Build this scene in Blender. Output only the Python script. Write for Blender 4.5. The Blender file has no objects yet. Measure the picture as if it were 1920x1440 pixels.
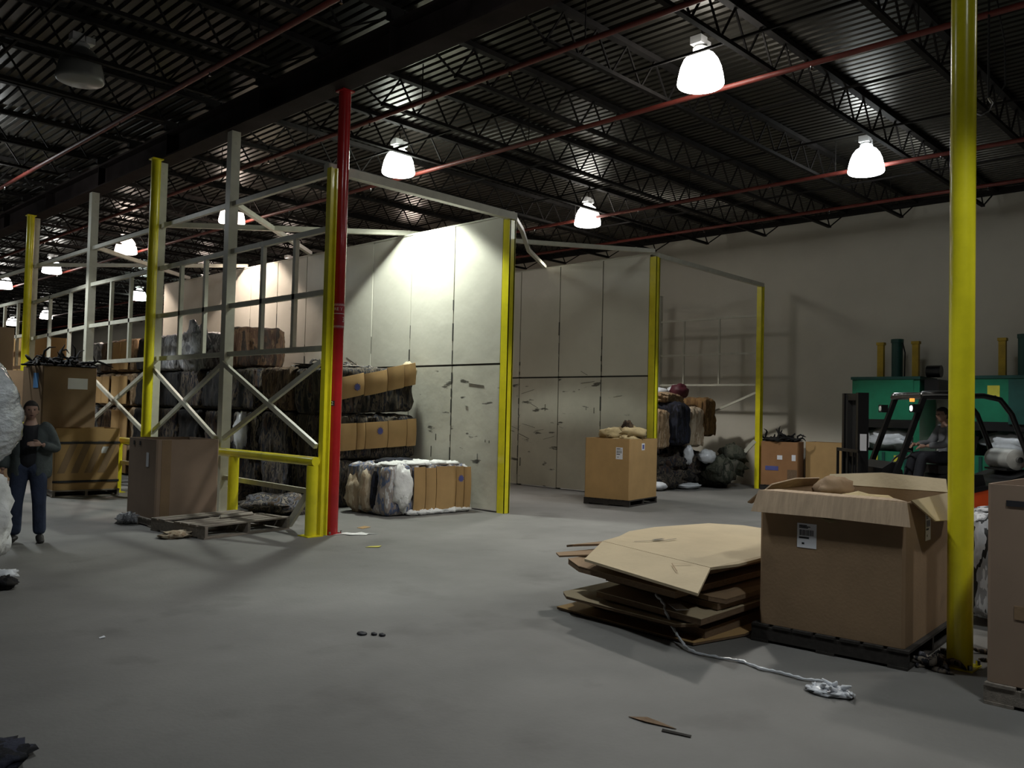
import bpy, bmesh, math, random
from mathutils import Vector, Matrix, noise
rnd = random.Random(7)
SC = bpy.context.scene
COL = SC.collection
R = math.radians

# ------------------------------------------------------------------ camera
cam_d = bpy.data.cameras.new('camera'); cam = bpy.data.objects.new('camera', cam_d); COL.objects.link(cam)
rx_, up_, fw_ = Vector((0.69687303, -0.7167802, 0.02437483)), Vector((-0.04073436, -0.0056258, 0.99915417)), Vector((0.7160368, 0.69727649, 0.03311805))
M = Matrix.Identity(4)
for i_ in range(3):
    M[i_][0], M[i_][1], M[i_][2] = rx_[i_], up_[i_], -fw_[i_]
M[2][3] = 1.7
cam.matrix_world = M
cam_d.sensor_width = 36; cam_d.lens = 1590 / 1920 * 36; cam_d.clip_end = 200; cam_d.clip_start = .05
SC.camera = cam
# ------------------------------------------------------------------ world + exposure
w = bpy.data.worlds.new('world'); SC.world = w; w.use_nodes = True
w.node_tree.nodes['Background'].inputs[0].default_value = (.5, .55, .6, 1)
w.node_tree.nodes['Background'].inputs[1].default_value = .02
SC.view_settings.view_transform = 'Standard'; SC.view_settings.look = 'None'
SC.view_settings.gamma = 1; SC.view_settings.use_curve_mapping = False
SC.view_settings.exposure = 0.0
LAMP_DOWN = 880.0     # watts of the spot in each lamp mouth
LAMP_SHADE = 14.0      # radiance of the glowing acrylic shade

# ------------------------------------------------------------------ materials
def mat(name, col, rough=.6, metal=0., var=.15, scale=4., bump=0., bscale=20., spec=.4, emit=None, estr=0., stretch=(1, 1, 1), ramp=None, rnd_off=False, coat=0., dark=None):
    m = bpy.data.materials.new(name); m.use_nodes = True
    nt = m.node_tree; b = nt.nodes['Principled BSDF']; L = nt.links.new
    b.inputs['Roughness'].default_value = rough; b.inputs['Metallic'].default_value = metal
    b.inputs['Specular IOR Level'].default_value = spec
    b.inputs['Coat Weight'].default_value = coat
    tc = nt.nodes.new('ShaderNodeTexCoord'); mp = nt.nodes.new('ShaderNodeMapping')
    mp.inputs['Scale'].default_value = stretch
    L(tc.outputs['Object'], mp.inputs[0])
    vec = mp.outputs[0]
    if rnd_off:
        oi = nt.nodes.new('ShaderNodeObjectInfo'); ml = nt.nodes.new('ShaderNodeVectorMath'); ml.operation = 'SCALE'
        ml.inputs[0].default_value = (17, 31, 23); L(oi.outputs['Random'], ml.inputs['Scale'])
        ad = nt.nodes.new('ShaderNodeVectorMath'); ad.operation = 'ADD'; L(vec, ad.inputs[0]); L(ml.outputs[0], ad.inputs[1]); vec = ad.outputs[0]
    n = nt.nodes.new('ShaderNodeTexNoise'); n.inputs['Scale'].default_value = scale; n.inputs['Detail'].default_value = 5; n.inputs['Roughness'].default_value = .6
    L(vec, n.inputs['Vector'])
    cr = nt.nodes.new('ShaderNodeValToRGB'); L(n.outputs['Fac'], cr.inputs[0])
    if ramp:
        cr.color_ramp.interpolation = 'CONSTANT'
        el = cr.color_ramp.elements
        while len(el) < len(ramp): el.new(.5)
        for i, c in enumerate(ramp):
            el[i].position = 0 if i == 0 else .34 + .32 * i / len(ramp); el[i].color = (*c, 1)
    else:
        c1 = [max(0, c * (1 - var)) for c in col]; c2 = [min(1, c * (1 + var)) for c in col]
        cr.color_ramp.elements[0].position = .32; cr.color_ramp.elements[1].position = .68
        cr.color_ramp.elements[0].color = (*c1, 1); cr.color_ramp.elements[1].color = (*c2, 1)
    out = cr.outputs[0]
    if dark:   # (scale, stretch, lo, hi, colour): scuffs and stains with a shape of their own
        sc_, st_, lo, hi, dc = dark
        mp2 = nt.nodes.new('ShaderNodeMapping'); mp2.inputs['Scale'].default_value = st_; L(ad.outputs[0] if rnd_off else tc.outputs['Object'], mp2.inputs[0])
        n2 = nt.nodes.new('ShaderNodeTexNoise'); n2.inputs['Scale'].default_value = sc_; n2.inputs['Detail'].default_value = 6; L(mp2.outputs[0], n2.inputs['Vector'])
        c2_ = nt.nodes.new('ShaderNodeMapRange'); c2_.inputs[1].default_value = lo; c2_.inputs[2].default_value = hi; L(n2.outputs['Fac'], c2_.inputs[0])
        mx = nt.nodes.new('ShaderNodeMix'); mx.data_type = 'RGBA'; L(c2_.outputs[0], mx.inputs[0]); L(out, mx.inputs[6]); mx.inputs[7].default_value = (*dc, 1)
        out = mx.outputs[2]
    L(out, b.inputs['Base Color'])
    if bump:
        n3 = nt.nodes.new('ShaderNodeTexNoise'); n3.inputs['Scale'].default_value = bscale; n3.inputs['Detail'].default_value = 4; L(vec, n3.inputs['Vector'])
        bp = nt.nodes.new('ShaderNodeBump'); bp.inputs['Strength'].default_value = bump; bp.inputs['Distance'].default_value = .05
        L(n3.outputs['Fac'], bp.inputs['Height']); L(bp.outputs[0], b.inputs['Normal'])
    if emit:
        b.inputs['Emission Color'].default_value = (*emit, 1); b.inputs['Emission Strength'].default_value = estr
    return m

MT = {}
MT['floor'] = mat('concrete_floor', (.165, .16, .152), .68, var=.22, scale=.45, bump=.06, bscale=30, dark=(1.1, (1, 1, 1), .58, .78, (.095, .09, .085)))
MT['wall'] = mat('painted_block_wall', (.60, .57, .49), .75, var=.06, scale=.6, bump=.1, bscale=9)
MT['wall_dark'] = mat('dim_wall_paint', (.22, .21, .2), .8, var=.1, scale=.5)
MT['deck'] = mat('galvanised_roof_deck', (.058, .054, .046), .36, metal=.75, var=.25, scale=1.2, stretch=(3, .3, 1))
MT['joist'] = mat('dark_primer_steel', (.018, .016, .015), .8, spec=.15, var=.3)
MT['girder'] = mat('dark_girder_paint', (.028, .021, .020), .9, spec=.1, var=.25, scale=2)
MT['redpipe'] = mat('red_sprinkler_paint', (.15, .028, .02), .5, var=.2)
MT['yellow'] = mat('yellow_gloss_paint', (.74, .66, .02), .28, var=.12, scale=3, coat=.3, dark=(3, (1, 1, .4), .66, .8, (.25, .19, .03)))
MT['red'] = mat('red_gloss_paint', (.42, .018, .02), .25, var=.12, scale=3, coat=.4)
MT['cream'] = mat('cream_frame_paint', (.50, .49, .41), .4, var=.1, scale=5, dark=(5, (1, 1, 1), .68, .85, (.2, .17, .12)))
MT['panel'] = mat('painted_sheet_steel', (.63, .61, .53), .28, var=.05, scale=.8, bump=.5, bscale=1.3, rnd_off=True)
MT['panel_low'] = mat('scuffed_sheet_steel', (.56, .54, .46), .42, var=.1, scale=1.2, bump=.5, bscale=1.6, rnd_off=True, dark=(3.0, (1, .7, 2.6), .645, .69, (.10, .095, .08)))
MT['seam'] = mat('dark_seam_steel', (.05, .05, .045), .6)
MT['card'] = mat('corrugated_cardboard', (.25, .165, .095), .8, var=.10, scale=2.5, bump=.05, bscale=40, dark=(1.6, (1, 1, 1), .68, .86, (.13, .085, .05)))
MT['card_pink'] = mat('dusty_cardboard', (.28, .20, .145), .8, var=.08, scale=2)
MT['card_lit'] = mat('lit_cardboard', (.46, .37, .24), .75, var=.08, scale=2, bump=.06, bscale=30)  # paler cardboard copy with the light on it put into the colour
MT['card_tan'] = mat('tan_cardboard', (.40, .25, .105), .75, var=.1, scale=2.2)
MT['card_edge'] = mat('cardboard_edge', (.17, .11, .065), .9, var=.25, scale=25, stretch=(1, 1, 6))
MT['wood'] = mat('weathered_pallet_wood', (.22, .19, .16), .85, var=.25, scale=4, stretch=(1, 6, 6), bump=.15, bscale=20)
MT['wood_dark'] = mat('shaded_pallet_wood', (.028, .024, .021), .9, var=.3, scale=4, stretch=(1, 6, 6))  # wood darkened so the shade under the boxes sits in its colour
MT['label'] = mat('white_label_paper', (.72, .73, .78), .6, var=.03)
MT['label_blue'] = mat('blue_label_paper', (.12, .30, .60), .6, var=.05)
MT['ink'] = mat('black_print', (.02, .02, .025), .6)
MT['ink_blue'] = mat('blue_print', (.09, .10, .30), .7)
MT['white_print'] = mat('white_print', (.85, .80, .80), .5)
MT['plastic'] = mat('white_film', (.62, .64, .68), .3, var=.12, scale=6, bump=.3, bscale=8)
MT['wrap'] = mat('clear_stretch_wrap', (.50, .52, .54), .10, var=.45, scale=3.2, stretch=(1.4, 1.4, 2.6), bump=.7, bscale=7, coat=1.0)
MT['fluff'] = mat('white_fibre', (.75, .75, .74), .8, var=.12, scale=5, bump=.4, bscale=14)
MT['wire'] = mat('baling_wire', (.03, .028, .026), .5, metal=.6)
def rag(name, ramp, sc=2.6, rough=.9, stretch=(1.7, 1.7, .35)):
    return mat(name, ramp[0], rough, scale=sc, stretch=stretch, ramp=ramp, bump=.5, bscale=7, rnd_off=True)
MT['rag_dark'] = rag('dark_rags', [(.006, .006, .007), (.025, .02, .015), (.06, .048, .034), (.008, .008, .012), (.09, .07, .05), (.012, .013, .02), (.045, .026, .018)])
MT['rag_black'] = rag('black_film_rags', [(.004, .004, .005), (.009, .009, .010), (.014, .012, .011), (.006, .006, .008), (.02, .018, .016)])
MT['rag_brown'] = rag('brown_rags', [(.05, .03, .018), (.09, .055, .03), (.03, .018, .012), (.12, .08, .05), (.06, .04, .025), (.02, .014, .012)])
MT['rag_rust'] = rag('rust_rags', [(.05, .022, .012), (.08, .042, .022), (.018, .010, .007), (.035, .016, .010), (.09, .055, .03)])
MT['rag_mixed'] = rag('mixed_rags', [(.03, .028, .03), (.16, .13, .10), (.05, .045, .05), (.20, .17, .14), (.02, .02, .025), (.10, .10, .12), (.07, .05, .035)])
MT['rag_grey'] = rag('grey_film_rags', [(.20, .21, .22), (.30, .31, .32), (.12, .12, .13), (.36, .36, .37), (.24, .25, .27)], rough=.5)
MT['rag_tan'] = rag('tan_rags', [(.26, .17, .09), (.32, .22, .13), (.20, .13, .07), (.36, .27, .18), (.28, .19, .11)])
MT['rag_beige'] = rag('beige_rags', [(.36, .29, .20), (.42, .35, .26), (.28, .21, .14), (.32, .26, .18)])
MT['rag_navy'] = rag('navy_rags', [(.006, .007, .014), (.01, .012, .024), (.004, .004, .007), (.02, .022, .04)])
MT['rag_white'] = rag('white_blue_rags', [(.34, .30, .28), (.55, .55, .56), (.30, .26, .24), (.10, .13, .22), (.26, .22, .20), (.6, .6, .62), (.05, .07, .16)], sc=2.2)
MT['maroon'] = mat('maroon_bag', (.06, .008, .016), .6, var=.2)
MT['green'] = mat('baler_green_paint', (.012, .16, .085), .35, var=.15, scale=3, coat=.2)
MT['green_dk'] = mat('baler_dark_green', (.010, .06, .05), .4, var=.15)
MT['bl_yellow'] = mat('baler_yellow_paint', (.42, .28, .02), .5, var=.2)
MT['black'] = mat('black_paint', (.008, .008, .009), .35, var=.2, coat=.2)
MT['blackm'] = mat('black_rubber', (.012, .012, .012), .8, var=.2)
MT['orange'] = mat('forklift_orange_paint', (.62, .075, .015), .35, var=.08, coat=.2)
MT['steel'] = mat('worn_steel', (.35, .35, .35), .25, metal=1., var=.15)
MT['alu'] = mat('lamp_white_enamel', (.82, .82, .82), .35, metal=.0, var=.04)
MT['skin'] = mat('skin', (.33, .20, .15), .55, var=.08, scale=8)
MT['hair'] = mat('dark_hair', (.03, .025, .022), .8, var=.3, scale=20)
MT['jeans'] = mat('blue_denim', (.026, .036, .07), .85, var=.25, scale=6, bump=.3, bscale=14)
MT['jacket'] = mat('grey_green_jacket', (.055, .066, .066), .85, var=.2, scale=6, bump=.3, bscale=12)
MT['shirt'] = mat('black_shirt', (.010, .010, .014), .85, var=.2, bump=.2, bscale=12)
MT['greyshirt'] = mat('grey_work_shirt', (.16, .17, .19), .85, var=.15, bump=.2, bscale=12)
MT['darkpants'] = mat('dark_trousers', (.02, .022, .03), .85, var=.2)
MT['shoe'] = mat('dark_shoe', (.02, .018, .017), .6, var=.2)
MT['eye'] = mat('eye_dark', (.02, .015, .015), .3)
MT['paper'] = mat('crumpled_tan_paper', (.40, .31, .16), .75, var=.2, scale=5, bump=.4, bscale=10)
MT['headlight'] = mat('headlight_lens', (.9, .9, .9), .2, emit=(1, .97, .95), estr=6.)
MT['indicator'] = mat('amber_lens', (.8, .25, .03), .3, emit=(1, .35, .06), estr=1.2)
MT['sticker_y'] = mat('yellow_sticker', (.55, .50, .05), .5)
MT['tankwhite'] = mat('gas_tank_paint', (.42, .42, .40), .35, var=.15, scale=5)
def glow(name, c, s):
    return mat(name, (.9, .9, .9), .4, emit=c, estr=s)

# ------------------------------------------------------------------ mesh builder
class MB:
    def __init__(s): s.v = []; s.f = []; s.sm = False; s.soft = False
    def add(s, vs, fs):
        o = len(s.v); s.v += [tuple(v) for v in vs]; s.f += [tuple(i + o for i in f) for f in fs]; return s
    def box(s, c, d, rot=None):
        c = Vector(c); d = Vector(d) / 2
        vs = [Vector((x * d.x, y * d.y, z * d.z)) for x in (-1, 1) for y in (-1, 1) for z in (-1, 1)]
        if rot is not None: vs = [rot @ v for v in vs]
        return s.add([v + c for v in vs], [(0, 1, 3, 2), (4, 6, 7, 5), (0, 4, 5, 1), (2, 3, 7, 6), (0, 2, 6, 4), (1, 5, 7, 3)])
    def box2(s, a, b): 
        a = Vector(a); b = Vector(b); return s.box((a + b) / 2, b - a)
    def bar(s, p, q, w, h=None, up=(0, 0, 1)):
        p = Vector(p); q = Vector(q); h = h or w; d = (q - p); L = d.length; d.normalize()
        u = Vector(up)
        if abs(d.dot(u)) > .98: u = Vector((1, 0, 0))
        a = d.cross(u).normalized(); b = a.cross(d).normalized()
        rot = Matrix((d, a, b)).transposed()
        return s.box((p + q) / 2, (L, w, h), rot)
    def tube(s, pts, r, n=12, cap=True):
        pts = [Vector(p) for p in pts]; rs = r if isinstance(r, (list, tuple)) else [r] * len(pts)
        vs = []; fs = []; a0 = None
        for i, p in enumerate(pts):
            d = (pts[min(i + 1, len(pts) - 1)] - pts[max(i - 1, 0)]).normalized()
            if a0 is None:
                a0 = d.cross(Vector((0, 0, 1)) if abs(d.z) < .95 else Vector((1, 0, 0))).normalized()
            a = (a0 - d * a0.dot(d)).normalized(); a0 = a; b = d.cross(a)
            vs += [p + (a * math.cos(2 * math.pi * k / n) + b * math.sin(2 * math.pi * k / n)) * rs[i] for k in range(n)]
        for i in range(len(pts) - 1):
            for k in range(n):
                k2 = (k + 1) % n; fs.append((i * n + k, i * n + k2, (i + 1) * n + k2, (i + 1) * n + k))
        if cap: fs.append(tuple(range(n))[::-1]); fs.append(tuple((len(pts) - 1) * n + k for k in range(n)))
        s.sm = True
        return s.add(vs, fs)
    def lathe(s, prof, c=(0, 0, 0), n=28):
        c = Vector(c); vs = []; fs = []
        for r, z in prof: vs += [c + Vector((r * math.cos(2 * math.pi * k / n), r * math.sin(2 * math.pi * k / n), z)) for k in range(n)]
        for i in range(len(prof) - 1):
            for k in range(n):
                k2 = (k + 1) % n; fs.append((i * n + k, i * n + k2, (i + 1) * n + k2, (i + 1) * n + k))
        s.sm = True
        return s.add(vs, fs)
    def prism(s, poly, d, origin=(0, 0, 0)):   # poly in (x,z), extruded over y from -d/2 to d/2
        o = Vector(origin); n = len(poly)
        vs = [o + Vector((x, -d / 2, z)) for x, z in poly] + [o + Vector((x, d / 2, z)) for x, z in poly]
        return s.add(vs, [tuple(range(n)), tuple(range(2 * n - 1, n - 1, -1))] + [((i + 1) % n, i, n + i, n + (i + 1) % n) for i in range(n)])
    def slab(s, poly, t):      # polygon of 3-D points thickened downward
        n = len(poly); P = [Vector(p) for p in poly]
        return s.add(P + [p - Vector((0, 0, t)) for p in P], [tuple(range(n)), tuple(range(2 * n - 1, n - 1, -1))] + [((i + 1) % n, i, n + i, n + (i + 1) % n) for i in range(n)])
    def blob(s, c, r, amp=.15, fr=2.5, seed=0, nu=20, nv=12, flat=None, pw=1.0):
        c = Vector(c); r = Vector(r if not isinstance(r, (int, float)) else (r, r, r)); vs = []; fs = []
        so = Vector((seed * 3.7, seed * 1.3, seed * 2.1))
        for j in range(nv + 1):
            t = math.pi * j / nv
            for i in range(nu):
                a = 2 * math.pi * i / nu
                sg = lambda x: math.copysign(abs(x) ** pw, x)
                d = Vector((sg(math.sin(t)) * sg(math.cos(a)), sg(math.sin(t)) * sg(math.sin(a)), sg(math.cos(t))))
                k = 1 + amp * (noise.noise(d * fr + so) + .5 * noise.noise(d * fr * 2.6 + so))
                p = Vector((d.x * r.x, d.y * r.y, d.z * r.z)) * k
                p += c
                if flat is not None and p.z < flat: p.z = flat
                vs.append(p)
        for j in range(nv):
            for i in range(nu):
                i2 = (i + 1) % nu; fs.append((j * nu + i, (j + 1) * nu + i, (j + 1) * nu + i2, j * nu + i2))
        s.sm = True; s.soft = True
        return s.add(vs, fs)
    def mesh(s, name, m):
        me = bpy.data.meshes.new(name); me.from_pydata(s.v, [], s.f); me.validate()
        bm = bmesh.new(); bm.from_mesh(me); bmesh.ops.recalc_face_normals(bm, faces=bm.faces); bm.to_mesh(me); bm.free()
        me.materials.append(m)
        if s.sm:
            me.polygons.foreach_set('use_smooth', [True] * len(me.polygons))
            if not s.soft: me.set_sharp_from_angle(angle=R(40))
        return me
    def build(s, name, m, parent=None, loc=None, rot=None):
        return link(name, s.mesh(name, m if not isinstance(m, str) else MT[m]), parent, loc, rot)

def link(name, data, parent=None, loc=None, rot=None):
    o = bpy.data.objects.new(name, data); COL.objects.link(o)
    if parent: o.parent = parent
    if loc is not None: o.location = loc
    if rot is not None: o.rotation_euler = rot
    return o
def tag(o, label, cat, group=None, kind=None):
    o['label'] = label; o['category'] = cat
    if group: o['group'] = group
    if kind: o['kind'] = kind
    return o
def thing(name, label, cat, loc=(0, 0, 0), rz=0, group=None):
    o = link(name, None, None, loc, (0, 0, rz)); o.empty_display_size = .2
    return tag(o, label, cat, group)
def copy_tree(o, parent=None):
    c = o.copy(); COL.objects.link(c); c.parent = parent
    for ch in list(o.children): copy_tree(ch, c)
    return c
def struct(o): o['kind'] = 'structure'; return o
def stuff(o): o['kind'] = 'stuff'; return o
ORD = ['first', 'second', 'third', 'fourth', 'fifth', 'sixth', 'seventh', 'eighth', 'ninth', 'tenth', 'eleventh', 'twelfth']

# ------------------------------------------------------------------ building shell
X0, X1, Y0, Y1 = -9.0, 19.85, -8.0, 66.0
ZD = 6.68
struct(MB().box2((X0 - .3, Y0 - .3, -.2), (X1 + .3, Y1 + .3, 0)).build('floor', 'floor'))
struct(MB().box2((X1, Y0, 0), (X1 + .25, Y1, ZD + .3)).build('wall_back', 'wall'))
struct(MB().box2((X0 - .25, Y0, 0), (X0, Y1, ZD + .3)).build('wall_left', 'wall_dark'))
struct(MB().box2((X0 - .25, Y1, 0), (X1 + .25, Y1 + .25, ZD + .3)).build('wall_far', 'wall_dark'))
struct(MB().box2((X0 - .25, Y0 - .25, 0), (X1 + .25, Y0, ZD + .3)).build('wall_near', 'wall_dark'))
# corrugated roof deck, ribs along y
dk = MB(); prof = []; x = X0
while x < X1:
    prof += [(x, ZD), (x + .085, ZD), (x + .10, ZD + .05), (x + .135, ZD + .05)]; x += .15
prof.append((X1, ZD)); n_ = len(prof)
dk.add([(a, Y0, b) for a, b in prof] + [(a, Y1, b) for a, b in prof], [(i, i + 1, n_ + i + 1, n_ + i) for i in range(n_ - 1)])
ceil = struct(dk.build('ceiling', 'deck'))
MB().box2((X0, Y0, ZD + .12), (X1, Y1, ZD + .2)).build('roof_board', 'joist', ceil)
GX = 6.45
g = MB(); g.box2((GX - .16, Y0, 6.05), (GX + .16, Y1, 6.08)); g.box2((GX - .16, Y0, 6.46), (GX + .16, Y1, 6.50)); g.box2((GX - .02, Y0, 6.08), (GX + .02, Y1, 6.46))
yy = Y0 + .4
while yy < Y1:
    g.box2((GX - .15, yy - .01, 6.08), (GX + .15, yy + .01, 6.46)); yy += 3.2
g.build('girder', 'girder', ceil)
ZB, ZT = 6.14, 6.60
def joist_meshes(xa, xb):
    j = MB(); j.box2((xa + .9, -.035, ZB - .025), (xb - .9, .035, ZB + .025)); j.box2((xa, -.05, ZT), (xb, .05, ZT + .07)); j.box2((xa, -.05, 6.505) if xa > 0 else (xb - .2, -.05, 6.505), (xa + .2, .05, ZT) if xa > 0 else (xb, .05, ZT))
    wb = MB(); n = int((xb - xa - 1.8) / .62); st = (xb - xa - 1.8) / n; px = xa + .9
    wb.bar((xa + .05, 0, ZT), (px, 0, ZB), .022); wb.bar((xb - .05, 0, ZT), (xb - .9, 0, ZB), .022)
    for i in range(n):
        a = px + i * st
        wb.bar((a, 0, ZB), (a + st / 2, 0, ZT), .022); wb.bar((a + st / 2, 0, ZT), (a + st, 0, ZB), .022)
    return j.mesh('joist', MT['joist']), wb.mesh('web', MT['joist'])
JR = joist_meshes(GX + .01, X1 - .02); JL = joist_meshes(X0 + .05, GX - .01)
k = -8
while 6.75 + 1.6 * k < Y1 - .5:
    y = 6.75 + 1.6 * k; k += 1
    if y < Y0 + .3: continue
    for (jm, wm) in (JR, JL):
        o = link('joist', jm, ceil, (0, y, 0)); link('web', wm, o)
for x in (8.9, 11.2, 13.1, 15.9, 18.2, 3.1, 0.6):
    MB().bar((x, Y0 + .2, ZB + .05), (x, Y1 - .2, ZB + .05), .03).build('bridging_bar', 'joist', ceil)
MB().box2((X1 - .06, Y0, ZT - .06), (X1 - .01, Y1, ZT + .07)).build('ledger_angle', 'joist', ceil)

# sprinkler lines
for x, z, lab in ((5.05, 6.10, 'dull red sprinkler pipe under the roof left of the dark girder'),
                  (7.62, 6.10, 'red sprinkler pipe running just right of the dark girder'),
                  (9.85, 6.06, 'bright red sprinkler pipe running above the two nearest lamps'),
                  (14.6, 6.06, 'red sprinkler pipe passing beside the lamp over the second bay'),
                  (17.2, 6.10, 'red sprinkler pipe nearest the back wall')):
    t = thing('sprinkler_pipe', lab, 'pipe', (x, 0, z), 0, 'sprinkler pipes under the roof')
    MB().tube([(0, Y0 + .2, 0), (0, Y1 - .2, 0)], .035, 10).build('pipe', 'redpipe', t)
    for yy in range(-6, 34, 3):
        MB().bar((0, yy + .35, .03), (0, yy + .35, ZT - z + .05), .012).build('hanger', 'joist', t)
        MB().lathe([(.0, -.085), (.02, -.085), (.012, -.05), (.016, -.03)], (0, yy + 1.6, 0), 8).build('sprinkler_head', 'steel', t)

# ------------------------------------------------------------------ lamps
SHP = [(.0, .45), (.075, .45), (.11, .44), (.165, .405), (.218, .335), (.258, .24), (.282, .135), (.294, .06), (.296, .03), (.286, .01), (.27, 0), (0, -.012)]
def lamp_meshes():
    sh = MB().lathe(SHP, n=32)
    bal = MB(); bal.box((-.06, 0, .57), (.15, .16, .10)); bal.box((.10, .02, .57), (.12, .13, .085)); bal.sm = False
    bal.lathe([(0, .45), (.09, .45), (.105, .46), (.105, .49), (.09, .505), (.05, .51), (.05, .54), (0, .54)], n=18)
    hk = MB().tube([(0, 0, .61), (0, 0, .65), (.02, 0, .68), (.02, 0, .71), (0, 0, .74), (0, 0, ZD - LZ - .02)], .012, 8)
    cl = MB().tube([(.10, .02, .61), (.16, .03, .68), (.24, .05, ZT - LZ - .02), (.26, .3, ZT - LZ)], .007, 6)
    return sh, bal, hk, cl
LZ = 5.91
sh_, bal_, hk_, cl_ = lamp_meshes()
bal_m = bal_.mesh('ballast_housing', MT['alu']); hk_m = hk_.mesh('hook_rod', MT['joist']); cl_m = cl_.mesh('power_cord', MT['blackm'])
def lamp(x, y, lab, tint, lit=True, power=1.0):
    t = thing('high_bay_lamp', lab, 'lamp', (x, y, LZ), 0, 'high bay lamps')
    m = glow('glowing_acrylic', tint, LAMP_SHADE * power) if lit else MT['dim_acrylic']
    link('lamp_shade', sh_.mesh('lamp_shade', m), t); link('ballast_housing', bal_m, t); link('hook_rod', hk_m, t); link('power_cord', cl_m, t)
    if lit:
        d = bpy.data.lights.new('lamp_light', 'SPOT'); d.spot_size = R(114); d.spot_blend = .22; d.shadow_soft_size = .22; d.energy = LAMP_DOWN * power; d.color = tint
        link('lamp_light', d, t, (0, 0, -.03))
MT['dim_acrylic'] = mat('unlit_acrylic', (.20, .20, .19), .35, var=.05)
WHT = (1, .97, .90); GRN = (.93, 1, .90); PNK = (1, .82, .70); COOL = (.94, 1, 1)
lamp(9.27, 5.80, 'big lit lamp nearest the camera, high right of centre', WHT)
lamp(9.32, 12.05, 'lit lamp just right of the top of the red column', GRN, power=1.4)
lamp(9.40, 18.35, 'lit lamp seen behind the tall cream post', PNK, power=.95)
lamp(9.40, 24.5, 'lit lamp crossed by the thin frame rail left of the yellow column', PNK, power=.95)
lamp(9.31, 30.4, 'lit lamp crossed by two frame bars, far down the near row', WHT)
lamp(9.44, 36.2, 'lit lamp cut by the left edge of the picture', WHT)
lamp(14.40, 5.73, 'lit lamp close to the tall yellow column at right', COOL)
lamp(14.62, 12.0, 'lit lamp above the top of the second white partition', WHT)
lamp(14.4, 18.0, 'lit lamp hidden behind the long white partition, near end', PNK, power=.8)
lamp(14.3, 24.0, 'lit lamp hidden behind the long white partition, middle', PNK, power=.8)
lamp(14.2, 29.6, 'lit lamp hidden behind the long white partition, far end', PNK, power=.8)
lamp(14.1, 35.2, 'greenish lit lamp beside the far end of the pink-white partition', (.85, 1, .92))
lamp(14.4, 47.6, 'small far lit lamp split by a thin frame stud', WHT)
lamp(14.5, 53.7, 'smallest far lit lamp low at left, with a bright brim', WHT)
lamp(3.87, 11.85, 'unlit dark lamp hanging in the gloom at upper left', WHT, lit=False)
lamp(4.2, 18.2, 'lit lamp just outside the picture at left', COOL, power=1.3)
lamp(4.2, 24.4, 'lit lamp farther left outside the picture', COOL)
lamp(4.2, -.2, 'added unseen lamp behind the camera on the left row', COOL, power=.6)  # unseen lamp added to brighten the foreground floor and box fronts
lamp(4.2, 5.8, 'added fill lamp above the open floor, out of the picture at the top', COOL, power=.6)  # unseen lamp added to lift the dark left side
lamp(9.3, -.4, 'added fill lamp outside the picture at the right, over the aisle', WHT, power=.6)  # unseen lamp added to brighten the boxes at the right edge

# ------------------------------------------------------------------ building columns
def column(x, y, m, lab, name, r=.083, rot=0):
    t = thing(name, lab, 'column', (x, y, 0), rot, 'round steel columns under the girder')
    MB().tube([(0, 0, .012), (0, 0, 6.03)], r, 28).build('pole', m, t)
    MB().box((0, 0, .006), (.22, .22, .012)).build('base_plate', m, t)
    MB().box((0, 0, 6.04), (.19, .19, .02)).build('cap_plate', m, t)
    for a in (-1, 1):
        for b in (-1, 1): MB().lathe([(0, .045), (.016, .045), (.016, .012), (.0, .012)], (a * .092, b * .092, 0), 6).build('anchor_bolt', 'steel', t)
    return t
column(6.50, 1.90, 'yellow', 'tall yellow round column at right between the two big boxes', 'yellow_column')
redc = column(6.58, 9.74, 'red', 'dark red round column at the end of the cream frame', 'red_column')
column(6.24, 15.05, 'yellow', 'thin yellow column rising behind the brown box left of centre', 'yellow_column')
column(6.24, 22.0, 'yellow', 'leftmost yellow column behind the stacked boxes', 'yellow_column')
column(6.45, 30.0, 'yellow', 'farthest yellow column beyond the left edge stacks', 'yellow_column')

def text_mb(txt, size, font_depth=0.0):
    c = bpy.data.curves.new('t', 'FONT'); c.body = txt; c.size = size; c.align_x = 'CENTER'; c.align_y = 'CENTER'; c.resolution_u = 2
    o = bpy.data.objects.new('t', c); COL.objects.link(o)
    me = bpy.data.meshes.new_from_object(o.evaluated_get(bpy.context.evaluated_depsgraph_get()))
    bm = bmesh.new(); bm.from_mesh(me); bmesh.ops.triangulate(bm, faces=bm.faces)
    m = MB().add([v.co.copy() for v in bm.verts], [tuple(v.index for v in f.verts) for f in bm.faces])
    bm.free(); bpy.data.objects.remove(o); bpy.data.curves.remove(c); bpy.data.meshes.remove(me)
    return m
def bend(mb, ang, z, r):        # wrap flat x/y print round a vertical pole
    mb.v = [(r * math.cos(ang + x / r), r * math.sin(ang + x / r), z + y) for x, y, _ in mb.v]; return mb
ca = math.atan2(-9.74, -6.58)
rr = .0845
sg = MB(); N = 24
sg.add([(rr * math.cos(ca - 1.5 + 3 * i / N), rr * math.sin(ca - 1.5 + 3 * i / N), z) for z in (2.77, 3.12) for i in range(N + 1)], [(i, i + 1, N + 2 + i, N + 1 + i) for i in range(N)])
MT['sign_red'] = mat('red_sign_vinyl', (.40, .03, .045), .4, var=.05)
sgo = sg.build('sign_band', 'sign_red', redc); sgo['label'] = 'red sign band with white hatch lines and lettering'
def sprint(mb, name): mb.build(name, 'white_print', sgo)
hm = MB()
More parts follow.
